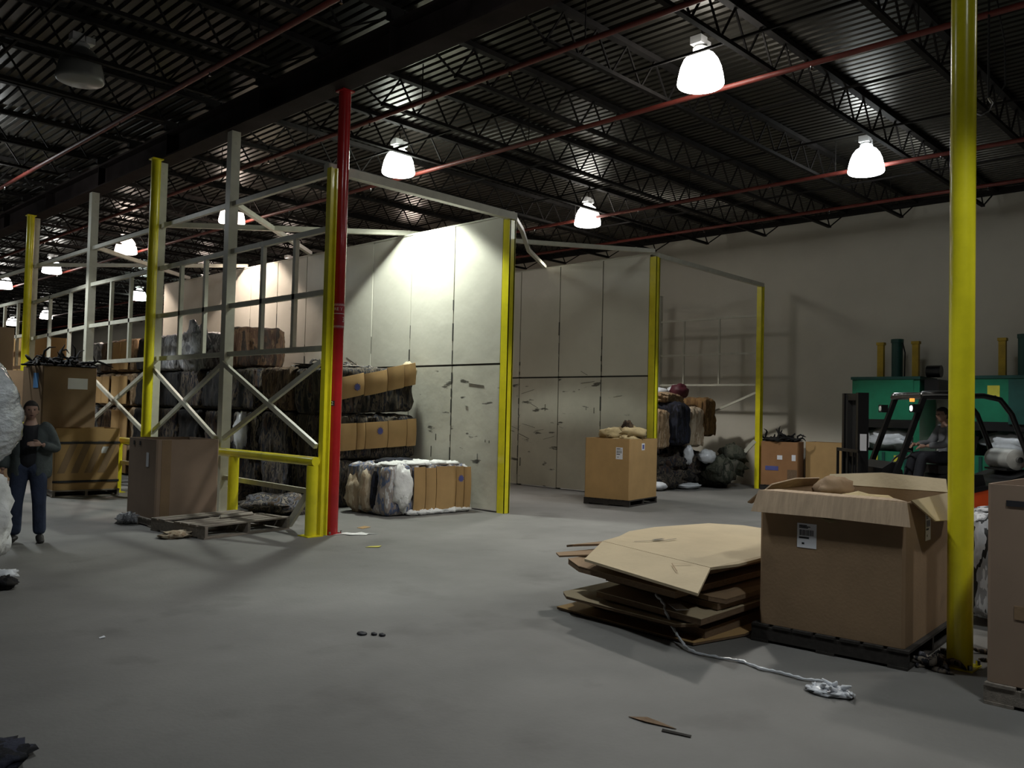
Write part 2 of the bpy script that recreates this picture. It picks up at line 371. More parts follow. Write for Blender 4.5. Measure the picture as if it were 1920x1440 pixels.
for zc in (3.095, 2.80):
    for i in range(14):
        x = -.12 + i * .0185; hm.add([(x, -.014, 0), (x + .007, -.014, 0), (x + .02, .014, 0), (x + .013, .014, 0)], [(0, 1, 2, 3)])
    hm.v = [(v if len(v) == 4 else (v[0], v[1] + zc, v[2], 1)) for v in hm.v]
hm.v = [(v[0], v[1], 0) for v in hm.v]
sprint(bend(hm, ca, 0, rr + .001), 'hatch_lines')
tm = text_mb('RE T', .060); sprint(bend(tm, ca, 3.035, rr + .0012), 'lettering')
tm = text_mb('D    3', .10); sprint(bend(tm, ca - .12, 2.895, rr + .0012), 'lettering')
bm_ = MB().add([(-.10, -.004, 0), (.10, -.004, 0), (.10, .004, 0), (-.10, .004, 0)], [(0, 1, 2, 3)])
bb = MB()
for i in range(12):
    a = -.1 + .2 * i / 12; bb.add([(a, -.005, 0), (a + .0135, -.005, 0), (a + .0135, .005, 0), (a, .005, 0)], [(0, 1, 2, 3)])
sprint(bend(bb, ca, 2.975, rr + .001), 'rule_line')
nb = MB()
for i in range(6):
    a = -.035 + .07 * i / 6; nb.add([(a, -.035, 0), (a + .0117, -.035, 0), (a + .0117, .035, 0), (a, .035, 0)], [(0, 1, 2, 3)])
nbo = bend(nb, ca - .55, 1.76, rr).build('number_plate', 'ink', redc)
tm = text_mb('2', .07); bend(tm, ca - .55, 1.76, rr + .0012).build('numeral', 'white_print', nbo)

# ------------------------------------------------------------------ bay frames
FX = 6.42
RZ = (4.88, 4.12, 3.26, 2.50)
fr = thing('bay_frame', 'open cream steel bay frame left of the red column, stripped of its wall sheets', 'frame', (FX, 9.7, 0), 0)
F0 = lambda y: y - 9.7
yp = (9.7, 12.55, 15.22, 18.5, 22.25, 25.6)
o = MB().box2((-.05, -.07, 0), (.05, .07, 4.93)); 
e = MB(); e.box2((-.07, -.02, 0), (.02, .02, 4.93)); e.box2((-.08, -.05, 0), (-.06, .05, 4.93)); e.box2((.01, -.05, 0), (.03, .05, 4.93))
eo = e.build('end_post', 'yellow', fr, (0, 0, 0)); eo['label'] = 'yellow end post'
for y in yp[1:]:
    p = MB(); p.box2((-.075, -.075, 0), (.075, .075, 6.04)); p.box2((-.14, -.14, 0), (.14, .14, .012))
    p.build('post', 'cream', fr, (0, F0(y), 0))
for z in RZ:
    for a, b in zip(yp[:-1], yp[1:]):
        dz = -.05 if (b > 21 and b < 23 and z < 4.5) else 0
        MB().bar((0, F0(a) + .075, z), (0, F0(b) - .075, z + dz * 2), .06, .075).build('rail', 'cream', fr)
for y in (10.6, 11.5, 13.35, 14.25, 16.4, 17.35, 19.65, 20.95, 23.3, 24.4):
    MB().box2((-.03, -.035, RZ[3] + .04), (.03, .035, RZ[1] - .04)).build('stud', 'cream', fr, (0, F0(y), 0))
for a, b in zip(yp[:-1], yp[1:]):
    MB().bar((-.05, F0(a) + .08, 2.32), (-.05, F0(b) - .1, 1.18), .05, .07).build('brace', 'cream', fr)
    MB().bar((-.10, F0(b) - .08, 2.36), (-.10, F0(a) + .08, 1.18), .05, .07).build('brace', 'cream', fr)
MB().bar((0, F0(12.5), .57), (0, F0(10.05), .55), .05, .07).build('low_rail', 'cream', fr)
for a, b in zip(yp[1:-1], yp[2:]): MB().bar((0, F0(a) + .075, .57), (0, F0(b) - .075, .57), .05, .07).build('low_rail', 'cream', fr)
MB().bar((-.03, F0(9.82), .74), (-.03, F0(10.5), .06), .05, .10).build('broken_brace', 'cream', fr)

def guard(x, ya, yb, posts, lab):
    t = thing('guard_rail', lab, 'guard rail', (x, ya, 0), 0, 'yellow pipe guard rails')
    for y in posts:
        MB().tube([(0, y - ya, .01), (0, y - ya, .93)], .078, 20).build('bollard', 'yellow', t)
        MB().box((0, y - ya, .006), (.24, .24, .012)).build('base_plate', 'yellow', t)
    MB().tube([(0, -.075, .985), (0, yb - ya, .985)], .062, 18).build('pipe_rail', 'yellow', t)
guard(6.24, 9.72, 12.75, (9.72, 11.85), 'yellow pipe guard rail standing in front of the red column')
guard(6.37, 15.45, 16.75, (16.6,), 'yellow pipe guard rail stub behind the striped crate')

def partition(x, ya, n, lab, first=1.22, bad=()):
    t = thing('partition_wall', lab, 'partition', (x, ya, 0), 0)
    s = MB(); s.box2((-.07, -.06, 0), (.07, -.03, 4.97)); s.box2((-.075, -.06, 0), (-.045, .09, 4.97)); s.box2((.045, -.06, 0), (.075, .09, 4.97))
    eo = s.build('end_post', 'yellow', t); eo['label'] = 'yellow end post'
    for side in (-1, 1):
        up = MB().box2((-.012, .012, 2.53), (.012, 1.208, 5.02)).mesh('wall_panel', MT['panel'])
        lo = MB().box2((-.012, .012, .03), (.012, 1.208, 2.495)).mesh('wall_panel', MT['panel_low'])
        for i in range(n):
            y = .10 + i * 1.22; j = rnd.uniform(-.004, .004)
            link('wall_panel', up, t, (side * .052 + j, y, 0)); link('wall_panel', lo, t, (side * .052 - j, y, 0))
    for i in range(n + 1): MB().box2((-.035, -.04, 0), (.035, .04, 4.98)).build('stud', 'seam', t, (0, .10 + i * 1.22, 0))
    MB().box2((-.035, .1, 2.47), (.035, .1 + n * 1.22, 2.56)).build('mid_rail', 'seam', t)
    MB().box2((-.072, .06, 5.02), (.072, .1 + n * 1.22, 5.05)).build('top_cap', 'cream', t)
    sw_ = MB(); rw = random.Random(int(x * 10))
    for i in range(1, n):
        z = .25
        while z < 3.6:
            hgt = rw.uniform(.05, .35); wd = rw.uniform(.006, .020); yo = .10 + i * 1.22 + rw.uniform(-.006, .006)
            if rw.random() < .75:
                for sx in (-.0695, .0685): sw_.box2((sx, yo - wd, z), (sx + .001, yo + wd, z + hgt))
            z += hgt + rw.uniform(.02, .25)
    for k in range(int(n * 5)):
        y0 = rw.uniform(.2, n * 1.22); z0 = rw.uniform(.3, 2.6); L_ = rw.uniform(.06, .5); a = rw.choice((rw.uniform(-.25, .25), rw.uniform(.2, .6), 1.57)) 
        if a == 1.57: L_ *= .4
        for sx in (-.070,): sw_.bar((sx, y0, z0), (sx, y0 + L_ * math.cos(a), z0 + L_ * math.sin(a)), .003, rw.uniform(.008, .02), up=(1, 0, 0))
    stuff(sw_.build('scrape_mark', 'seam', t))
    st = MB()
    for y in bad: st.box2((-.066, y - .004, .3), (-.0635, y + .004, 3.8))
    if bad: st.build('half_seam', 'seam', t)
    return t
partition(10.2, 10.06, 11, 'long white sheet-metal partition behind the bales, brightly lit near its yellow end post', bad=())
partition(14.5, 10.06, 10, 'second white sheet-metal partition, dimmer, behind the middle cardboard box')
f3 = thing('bay_frame', 'thin open cream frame with a yellow end post close to the back wall', 'frame', (18.95, 10.06, 0), 0)
e = MB(); e.box2((-.07, -.03, 0), (.07, .03, 4.93)); e.box2((-.075, -.06, 0), (-.055, .06, 4.93)); e.box2((.055, -.06, 0), (.075, .06, 4.93))
e.build('end_post', 'yellow', f3)['label'] = 'yellow end post'
for y in (2.95, 6.0, 9.0): MB().box2((-.07, -.07, 0), (.07, .07, 4.9)).build('post', 'cream', f3, (0, y, 0))
for z in (4.20, 3.29, 2.51, 4.88):
    for a, b in ((.05, 2.88), (3.02, 5.93), (6.07, 8.93)):
        if z == 4.88 and a < 1: continue
        MB().bar((0, a, z), (0, b, z), .03, .05).build('rail', 'cream', f3)
for y in (1.12, 2.16, 4.2, 5.2): MB().box2((-.02, -.02, 2.54), (.02, .02, 4.18)).build('stud', 'cream', f3, (0, y, 0))
MB().bar((-.04, .06, 2.32), (-.04, 2.4, 1.35), .04, .05).build('brace', 'cream', f3)
MB().bar((-.06, .06, 1.15), (-.20, .95, .15), .05, .09).build('broken_brace', 'cream', f3)
# tie beams over the bays
def beam(p, q, lab, w=.10, pts=None, m='cream'):
    t = thing('tie_beam', lab, 'beam', p, 0, 'cream tie beams across the bay tops')
    P = Vector(p)
    if pts: 
        for a, b in zip(pts[:-1], pts[1:]): MB().bar(Vector(a) - P, Vector(b) - P, w, w).build('beam_length', m, t)
    else: MB().bar((0, 0, 0), Vector(q) - P, w, w).build('beam_length', m, t)
beam((6.5, 10.02, 5.02), (10.26, 10.02, 5.02), 'cream front beam from the red column to the first yellow partition post', .12)
beam((14.5, 10.03, 5.00), (18.98, 10.03, 4.94), 'cream front beam from the second partition to the frame by the back wall', .09)
beam((6.42, 15.22, 4.93), (10.2, 12.84, 5.10), 'cream diagonal beam meeting the bright corner of the long partition', .09)
beam((6.42, 12.55, 4.93), (10.2, 16.25, 5.10), 'cream diagonal beam dropping right from the tall cream post', .08)
beam((6.42, 22.25, 4.93), (10.2, 19.0, 5.10), 'cream diagonal beam far left from the leftmost yellow column', .08)
beam((6.42, 18.5, 4.93), (10.2, 22.2, 5.10), 'cream diagonal beam farthest back over the bale stacks', .08)
beam((14.5, 10.1, 5.10), (10.2, 12.84, 5.10), 'cream diagonal beam reaching the top of the second yellow post', .08)
beam((10.22, 10.05, 5.08), None, 'bent cream beam sagging between the two partition tops', .07, [(10.22, 10.05, 5.08), (11.2, 10.75, 5.06), (12.4, 11.7, 4.98), (14.5, 13.14, 5.08)])

# ------------------------------------------------------------------ cartons, pallets
def pallet(loc, rz, lx, ly, h, lab, m='wood', group='wooden pallets', gaps=()):
    t = thing('pallet', lab, 'pallet', loc, rz, group)
    n = 7; bw = ly / (n + .8)
    for i in range(n):
        if i in gaps: continue
        y = bw / 2 + i * (ly - bw) / (n - 1)
        MB().box((lx / 2, y, h - .009), (lx, bw * rnd.uniform(.86, 1), .018), Matrix.Rotation(rnd.uniform(-.012, .012), 3, 'Z')).build('deck_board', m, t)
    for x in (.03, lx / 2, lx - .03): MB().box2((x - .022, .005, .02), (x + .022, ly - .005, h - .019)).build('stringer', m, t)
    for y in (bw / 2, ly / 2, ly - bw / 2): MB().box((lx / 2, y, .01), (lx, bw * .9, .019)).build('bottom_board', m, t)
    return t
def sticker(parent, c, wdt, hgt, face, m='label', bars=True):   # face: '-x' or '-y' or '+x'
    cx_, cy_, cz_ = c
    def quad(u0, v0, u1, v1, off, mb):
        if face == '-x': vs = [(cx_ - off, cy_ - u, cz_ + v) for u, v in ((u0, v0), (u1, v0), (u1, v1), (u0, v1))]
        elif face == '-y': vs = [(cx_ + u, cy_ - off, cz_ + v) for u, v in ((u0, v0), (u1, v0), (u1, v1), (u0, v1))]
        mb.add(vs, [(0, 1, 2, 3)])
    s = MB(); quad(-wdt / 2, -hgt / 2, wdt / 2, hgt / 2, .003, s); so = s.build('label_sticker', m, parent)
    if bars:
        b = MB(); x = -wdt * .38
        while x < wdt * .36:
            ww = rnd.choice((.004, .006, .009)) * wdt / .2; quad(x, hgt * .0, x + ww, hgt * .24, .0045, b); x += ww + rnd.choice((.004, .006)) * wdt / .2
        b.build('barcode', 'ink', so)
        b = MB()
        for r_ in range(3):
            z = hgt * (.42 - r_ * .05); quad(-wdt * .4, z - .004, wdt * rnd.uniform(.0, .4), z + .003, .0045, b)
        quad(-wdt * .40, -hgt * .12, wdt * .12, -hgt * .05, .0045, b); quad(-wdt * .25, -hgt * .36, -wdt * .12, -hgt * .28, .0045, b)
        b.build('print_lines', 'ink', so)
    return so
def carton(name, lab, loc, rz, lx, ly, h, m='card', group='cardboard bulk boxes', t_=.014, top_fill=None, c_=.02):
    t = thing(name, lab, 'box', loc, rz, group)
    b = MB()
    poly = [(c_, 0), (lx - c_, 0), (lx, c_), (lx, ly - c_), (lx - c_, ly), (c_, ly), (0, ly - c_), (0, c_)]
    inn = [(c_ + .006, t_), (lx - c_ - .006, t_), (lx - t_, c_ + .006), (lx - t_, ly - c_ - .006), (lx - c_ - .006, ly - t_), (c_ + .006, ly - t_), (t_, ly - c_ - .006), (t_, c_ + .006)]
    n = 8; vs = [(x, y, 0) for x, y in poly] + [(x, y, h) for x, y in poly] + [(x, y, h) for x, y in inn] + [(x, y, .02) for x, y in inn]
    fs = [tuple(range(n))[::-1]]
    for i in range(n):
        k = (i + 1) % n
        fs += [(i, k, n + k, n + i), (n + i, n + k, 2 * n + k, 2 * n + i), (2 * n + i, 2 * n + k, 3 * n + k, 3 * n + i)]
    fs.append(tuple(range(3 * n, 4 * n)))
    b.add(vs, fs).build('carton_body', m, t)
    if top_fill:
        MB().box2((t_ + .01, t_ + .01, h - .25), (lx - t_ - .01, ly - t_ - .01, h - top_fill)).build('fill', 'rag_black', t)
    return t
def slot(parent, c, wdt, hgt, face):
    if face == '-x': MB().box(c, (.008, wdt, hgt)).build('hand_slot', 'ink', parent)
    else: MB().box(c, (wdt, .008, hgt)).build('hand_slot', 'ink', parent)
def film(name, lab, loc, n, rx, ry, hz, seed, m='rag_black', cat='plastic film'):
    r2 = random.Random(seed); mb = MB()
    for i in range(n):
        a = r2.uniform(0, 6.28); q = math.sqrt(r2.random()); p = Vector((rx * q * math.cos(a), ry * q * math.sin(a), .012))
        pts = [p]; d = Vector((r2.uniform(-1, 1), r2.uniform(-1, 1), r2.uniform(.2, 1))).normalized()
        for s in range(5):
            d = (d + Vector((r2.uniform(-.8, .8), r2.uniform(-.8, .8), r2.uniform(-.9, .35)))).normalized()
            p = p + d * hz * .35; p.z = max(.012, p.z); pts.append(p)
        mb.tube(pts, [.012, .022, .026, .022, .016, .006], 5)
    mb.blob((0, 0, .03), (rx * .9, ry * .9, hz * .35), .5, 3.5, seed, 22, 10, flat=0.004)
    return tag(mb.build(name, m, None, loc), lab, cat, None, 'stuff')

# big box at right front (H)
HL, HA = Vector((6.12, 2.14, 0)), R(4)
pallet((6.09, 2.10, 0), HA, 1.3, 1.14, .135, 'shade-darkened broken pallet under the big torn box beside the yellow column', 'wood_dark')
H = carton('bulk_box', 'big open torn cardboard box with a barcode label beside the yellow column', (6.12, 2.14, .137), HA, 1.25, 1.05, 1.0)
sticker(H, (0, .685, .70), .145, .18, '-x')
sticker(H, (.57, 0, .79), .14, .20, '-y')
def quadpart(name, pts, m, parent, t=.01):
    P = [Vector(p) for p in pts]; nrm = (P[1] - P[0]).cross(P[2] - P[0]).normalized() * t
    n = len(P)
    return MB().add(P + [p - nrm for p in P], [tuple(range(n)), tuple(range(2 * n - 1, n - 1, -1))] + [((i + 1) % n, i, n + i, n + (i + 1) % n) for i in range(n)]).build(name, m, parent)
MT['card_flute'] = mat('fluted_cardboard', (.40, .295, .20), .8, var=.16, scale=9, stretch=(1, 5, .3), bump=.15, bscale=30)
quadpart('flap', [(-.07, 1.09, .85), (-.065, .5, .855), (-.06, -.05, .845), (-.012, -.015, 1.005), (-.012, .5, 1.01), (-.012, 1.06, 1.005)], 'card_flute', H)['label'] = 'front flap folded down'
quadpart('flap', [(-.012, -.015, 1.012), (.0, -.012, 1.012), (.10, .10, 1.02), (.1, .95, 1.02), (-.012, 1.06, 1.012)], 'card_flute', H, .006)
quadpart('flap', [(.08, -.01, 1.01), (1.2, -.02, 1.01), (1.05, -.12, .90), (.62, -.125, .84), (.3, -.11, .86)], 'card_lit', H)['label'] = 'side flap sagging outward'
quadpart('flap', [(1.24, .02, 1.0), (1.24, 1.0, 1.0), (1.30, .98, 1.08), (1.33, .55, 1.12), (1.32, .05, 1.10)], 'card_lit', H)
quadpart('flap', [(.05, 1.04, 1.0), (1.1, 1.04, 1.0), (1.05, .98, 1.06), (.5, .97, 1.08), (.1, 1.0, 1.05)], 'card_flute', H)
quadpart('flap', [(.02, 1.06, .99), (.02, 1.16, .90), (.18, 1.2, .88), (.22, 1.06, .99)], 'card', H)
bb_ = MB().blob((0, 0, 0), (.22, .13, .10), .3, 2.2, 5); tag(bb_.build('paper_wad', 'card', None, (6.95, 3.0, 1.13)), 'crumpled brown paper wad poking out of the big torn box', 'paper')
MB().blob((.62, .52, .78), (.58, .46, .20), .35, 3, 8).build('paper_fill', 'paper', H)

# right edge box (I)
pallet((5.77, .16, 0), 0, 1.15, 1.40, .13, 'worn pallet under the box cut by the right edge', 'wood')
I = carton('bulk_box', 'plain tall cardboard box cut by the right edge of the picture', (5.80, .215, .132), R(0), 1.1, 1.33, 1.20, m='card_pink')
slot(I, (-.002, 1.14, 1.09), .17, .035, '-x'); slot(I, (-.002, .76, 1.1), .17, .035, '-x')
MB().box((-.002, 1.13, .44), (.006, .10, .08)).build('print_mark', 'card', I)

# middle box (C)
pallet((12.76, 9.34, 0), R(10), 1.22, .97, .12, 'pallet under the yellowish box standing before the second partition', 'wood_dark')
Cb = carton('bulk_box', 'yellowish cardboard box overflowing with tan paper before the second partition', (12.78, 9.36, .122), R(10), 1.2, .95, 1.13, m='card_tan')
sticker(Cb, (0, .22, .86), .14, .22, '-x'); sticker(Cb, (.55, 0, .98), .13, .13, '-y', bars=False)
MB().box((.55, -.006, .98), (.07, .004, .08)).build('printed_emblem', 'ink_blue', Cb)
pw = MB()
r2 = random.Random(3)
for i in range(9):
    a = r2.uniform(0, 6.28); pw.blob((.6 + .36 * math.cos(a), .45 + .28 * math.sin(a), 1.13 + r2.uniform(-.02, .12)), (r2.uniform(.18, .32), r2.uniform(.14, .26), r2.uniform(.07, .16)), .55, 3, i, 16, 9)
pw.blob((.6, .45, .98), (.5, .36, .16), .2, 2, 4)
stuff(pw.build('paper_fill', 'paper', Cb))
tag(MB().blob((0, 0, 0), (.13, .12, .17), .5, 3, 4).build('brown_wad', 'rag_brown', None, (13.55, 10.0, 1.42)), 'brown rag wad on top of the yellowish box', 'rag')

# box D and plain board box E by the back wall
pallet((18.94, 9.02, 0), R(15), .74, .9, .12, 'pallet under the orange-brown box by the back wall', 'wood_dark')
D = carton('bulk_box', 'orange-brown labelled box with black film on top by the back wall', (18.97, 9.06, .122), R(15), .70, .86, 1.03, m='card_tan')
MT['card_or'] = mat('orange_cardboard', (.30, .15, .065), .8, var=.12, scale=2)
for ch in D.children: ch.data.materials[0] = MT['card_or']
sticker(D, (0, .42, .66), .12, .10, '-x', bars=False); sticker(D, (0, .10, .66), .09, .14, '-x', bars=False)
MB().box((-.004, .60, .40), (.004, .30, .10)).build('print_mark', 'ink_blue', D)
MB().box((-.004, .13, .26), (.004, .22, .24)).build('print_mark', 'card_edge', D)
film('plastic_film', 'tangle of black film heaped on the orange-brown box', (19.18, 9.58, 1.16), 46, .40, .42, .22, 11)
E_ = carton('bulk_box', 'plain tan box against the back wall left of the forklift mast', (19.25, 8.12, .0), 0, .56, .90, 1.17, m='card_tan')

# box F left of centre
pallet((4.93, 11.60, 0), R(-1), .98, 1.08, .11, 'pallet under the brown box before the cream frame', 'wood')
Fb = carton('bulk_box', 'dusty brown box with a small white label before the cream frame', (4.98, 11.63, .112), R(-1), .9, 1.0, 1.09, m='card_pink')
sticker(Fb, (0, .30, .80), .09, .20, '-x', bars=False)
MB().box2((.07, -.006, .01), (.20, -.001, 1.08)).build('corner_strip', 'card', Fb)
slot(Fb, (-.002, .80, 1.02), .04, .06, '-x'); slot(Fb, (-.002, .58, 1.02), .04, .06, '-x')
tag(MB().blob((0, 0, .07), (.17, .13, .09), .5, 3, 2, flat=0.004).build('plastic_wad', 'rag_grey', None, (4.86, 12.2, 0)), 'grey plastic wad on the floor at the foot of the brown box', 'plastic')

# striped crate + upper box G
pallet((5.10, 16.16, 0), R(-6), 1.12, 1.05, .12, 'pallet under the yellowish crate behind the man', 'wood')
G = carton('bulk_box', 'yellowish crate with slanting dark stripes behind the man', (5.12, 16.2, .122), R(-6), 1.08, 1.0, 1.10, m='card_tan')
for i in range(4):
    x0 = .06 + i * .22
    quadpart('stripe', [(x0, -.004, .30), (x0 + .12, -.004, .30), (x0 + .34, -.004, .88), (x0 + .22, -.004, .88)], 'card', G, .003)
MB().box2((-.01, -.012, .82), (1.09, -.002, .86)).build('strap', 'ink', G); MB().box2((-.01, -.012, .13), (1.09, -.002, .17)).build('strap', 'ink', G)
sticker(G, (.86, -.0, .71), .17, .12, '-y', bars=False)
G2 = carton('bulk_box', 'brown box with blue and white labels atop the striped crate', (4.98, 16.50, 1.224), R(7), .97, .80, 1.10, m='card')
sticker(G2, (0, .26, .84), .20, .27, '-x', 'label_blue', bars=False); sticker(G2, (.62, 0, .80), .36, .20, '-y', bars=False)
film('plastic_film', 'black film tangle on top of the box with blue label', (5.44, 16.95, 2.33), 80, .46, .40, .30, 5)
# far stacks at left
def fstack(x, y, rz, n, labs, m, h=1.14):
    for i in range(n):
        b = carton('bulk_box', labs[i], (x, y, .002 + i * (h + .004)), rz, 1.1, 1.0, h, m=m[i])
        sticker(b, (0, .35, .72), .13, .22, '-x', bars=False)
fstack(5.12, 22.7, R(4), 3, ['bottom box of the far stack left of the leftmost yellow column', 'middle box of the far stack left of the leftmost yellow column', 'topmost box of the far stack left of the leftmost yellow column'], ['card', 'card', 'card_pink'])
fstack(5.10, 20.0, R(2), 2, ['bottom box of the stack half hidden behind the blue-labelled box', 'greyish top box half hidden behind the blue-labelled box'], ['card', 'card'], 1.16)
fstack(6.75, 24.2, R(0), 3, ['bottom yellowish box just right of the leftmost yellow column', 'middle yellowish box just right of the leftmost yellow column', 'top yellowish box just right of the leftmost yellow column'], ['card_tan'] * 3, 1.12)
fstack(4.6, 26.0, R(3), 3, ['bottom box of the farthest stack at the left edge', 'middle box of the farthest stack at the left edge', 'top box of the farthest stack at the left edge'], ['card_pink'] * 3, 1.12)

# pallet on the floor before the frame
pallet((5.02, 10.22, 0), R(9), 1.36, 1.20, .17, 'empty weathered pallet lying before the yellow guard rail', 'wood', gaps=(4,))
tag(quadpart('broken_board', [(0, 0, .0), (.55, .12, .0), (.58, .22, .02), (.06, .13, .02)], 'wood', None, .015), 'broken grey board lying loose on the empty pallet', 'board').location = (5.5, 10.75, .19)
tag(MB().blob((0, 0, .03), (.24, .16, .05), .6, 3, 9, flat=.003).build('dust_clump', 'rag_beige', None, (4.86, 10.62, 0)), 'dusty fibre clump on the floor at the pallet corner', 'debris')

# ------------------------------------------------------------------ flattened cardboard stack
def sheet(lab, pts, m='card_lit', t=.022, mid=None):
    P = [Vector(p) for p in pts]; c = sum(P, Vector()) / len(P); c.z = min(p.z for p in P) - t
    th = thing('flat_carton', lab, 'cardboard', c, 0, 'flattened cartons in the pile')
    top = MB().slab([p - c for p in P], .005).build('liner_sheet', m, th)
    n = len(P)
    ed = MB(); Q = [p - c for p in P]; cc = sum(Q, Vector()) / n
    Q1 = [q + (cc - q) * .004 - Vector((0, 0, .0055)) for q in Q]
    ed.slab(Q1, t - .006).build('fluted_edge', 'card_edge', th)
    return th
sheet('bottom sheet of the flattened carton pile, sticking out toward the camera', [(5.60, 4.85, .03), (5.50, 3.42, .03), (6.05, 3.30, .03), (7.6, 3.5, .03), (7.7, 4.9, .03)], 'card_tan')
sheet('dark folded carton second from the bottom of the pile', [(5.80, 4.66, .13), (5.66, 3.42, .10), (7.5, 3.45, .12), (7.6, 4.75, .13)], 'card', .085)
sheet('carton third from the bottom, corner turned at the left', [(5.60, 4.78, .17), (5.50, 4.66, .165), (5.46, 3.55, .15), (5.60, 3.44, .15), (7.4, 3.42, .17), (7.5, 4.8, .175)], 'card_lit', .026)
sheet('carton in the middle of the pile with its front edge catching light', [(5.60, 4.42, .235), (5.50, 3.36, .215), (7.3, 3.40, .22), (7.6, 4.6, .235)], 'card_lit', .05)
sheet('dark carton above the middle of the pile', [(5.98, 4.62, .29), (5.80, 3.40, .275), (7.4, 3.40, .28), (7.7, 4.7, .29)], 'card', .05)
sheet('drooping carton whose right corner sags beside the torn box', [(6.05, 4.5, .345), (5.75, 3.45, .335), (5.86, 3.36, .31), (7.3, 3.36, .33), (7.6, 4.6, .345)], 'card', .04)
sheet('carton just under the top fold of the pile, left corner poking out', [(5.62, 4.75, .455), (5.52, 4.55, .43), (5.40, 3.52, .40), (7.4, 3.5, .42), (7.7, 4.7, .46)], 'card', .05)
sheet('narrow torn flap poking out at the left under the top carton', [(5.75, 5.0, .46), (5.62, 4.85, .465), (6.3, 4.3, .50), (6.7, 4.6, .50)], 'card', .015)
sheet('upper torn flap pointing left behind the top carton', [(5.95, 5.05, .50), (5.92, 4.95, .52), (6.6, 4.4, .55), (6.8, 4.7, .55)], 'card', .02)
tp = thing('flat_carton', 'large pale top carton of the pile with a long bent front flap', 'cardboard', (6.5, 4.0, .45), 0, 'flattened cartons in the pile')
o_ = Vector((6.5, 4.0, .45))
def tpart(name, pts, m, t=.012):
    return MB().slab([Vector(p) - o_ for p in pts], t).build(name, m, tp)
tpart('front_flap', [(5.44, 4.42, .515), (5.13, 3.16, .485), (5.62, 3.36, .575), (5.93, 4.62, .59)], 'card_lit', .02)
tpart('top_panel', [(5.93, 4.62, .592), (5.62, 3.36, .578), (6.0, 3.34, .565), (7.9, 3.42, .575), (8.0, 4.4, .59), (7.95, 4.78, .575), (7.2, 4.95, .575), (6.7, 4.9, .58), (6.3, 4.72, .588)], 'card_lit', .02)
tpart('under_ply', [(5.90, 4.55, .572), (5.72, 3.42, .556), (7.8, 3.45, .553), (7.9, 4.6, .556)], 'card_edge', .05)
def line(pts, wd, m, nm):
    mb = MB(); P = [Vector(p) - o_ for p in pts]
    for a, b in zip(P[:-1], P[1:]):
        d = (b - a).normalized(); s = d.cross(Vector((0, 0, 1))) * wd / 2; mb.add([a - s, a + s, b + s, b - s], [(0, 1, 2, 3)])
    mb.build(nm, m, tp)
line([(5.42, 3.52, .549), (5.56, 3.66, .573), (5.62, 3.52, .581)], .008, 'card', 'cut_line')
line([(6.12, 4.42, .594), (6.35, 4.35, .592), (6.42, 4.30, .592), (6.60, 4.30, .592)], .014, 'ink', 'torn_slit')
line([(6.35, 4.38, .5925), (6.48, 4.36, .5925)], .04, 'ink', 'torn_slit')
tag(MB().box((0, 0, 0), (.20, .10, .004)).build('paper_slip', 'label', None, (5.60, 3.62, .243), (0, 0, .9)), 'pale paper slip tucked in the flattened carton pile', 'paper')

# ------------------------------------------------------------------ twisted plastic strip
st = thing('plastic_strip', 'long twisted white plastic strip trailing from the carton pile to the floor', 'strip', (5.5, 3.4, 0))
sp = [(5.83, 3.98, .40), (5.64, 3.86, .30), (5.58, 3.74, .245), (5.52, 3.68, .20), (5.52, 3.62, .10), (5.47, 3.53, .055), (5.38, 3.42, .03), (5.33, 3.30, .012), (5.36, 3.12, .012), (5.40, 2.95, .012), (5.34, 2.80, .012), (5.36, 2.66, .012), (5.34, 2.50, .012), (5.40, 2.39, .012), (5.36, 2.28, .012), (5.30, 2.20, .015)]
pts = []; P = [Vector(p) - Vector((5.5, 3.4, 0)) for p in sp]
for i in range(len(P) - 1):
    for q in range(5):
        p = P[i].lerp(P[i + 1], q / 5); pts.append(p + Vector((rnd.uniform(-.006, .006), rnd.uniform(-.006, .006), rnd.uniform(0, .004))))
pts.append(P[-1])
MB().tube(pts, [rnd.uniform(.006, .013) for _ in pts], 6).build('twisted_length', 'plastic', st)
fe = MB()
for i in range(14):
    a = Vector((5.28 + rnd.uniform(-.05, .03), 2.20 + rnd.uniform(-.05, .12), .008)); q = [a]
    d = Vector((rnd.uniform(-.06, -.01), rnd.uniform(-.06, .08), rnd.uniform(0, .03)))
    for s in range(4): q.append(q[-1] + d * .5 + Vector((rnd.uniform(-.02, .02), rnd.uniform(-.02, .02), rnd.uniform(-.004, .012))))
    fe.tube([(v - Vector((5.5, 3.4, 0))) for v in q], [.012, .018, .02, .014, .006], 5)
fe.blob((5.22 - 5.5, 2.28 - 3.4, .015), (.09, .13, .03), .5, 3, 1, flat=.003)
fe.build('frayed_end', 'plastic', st)

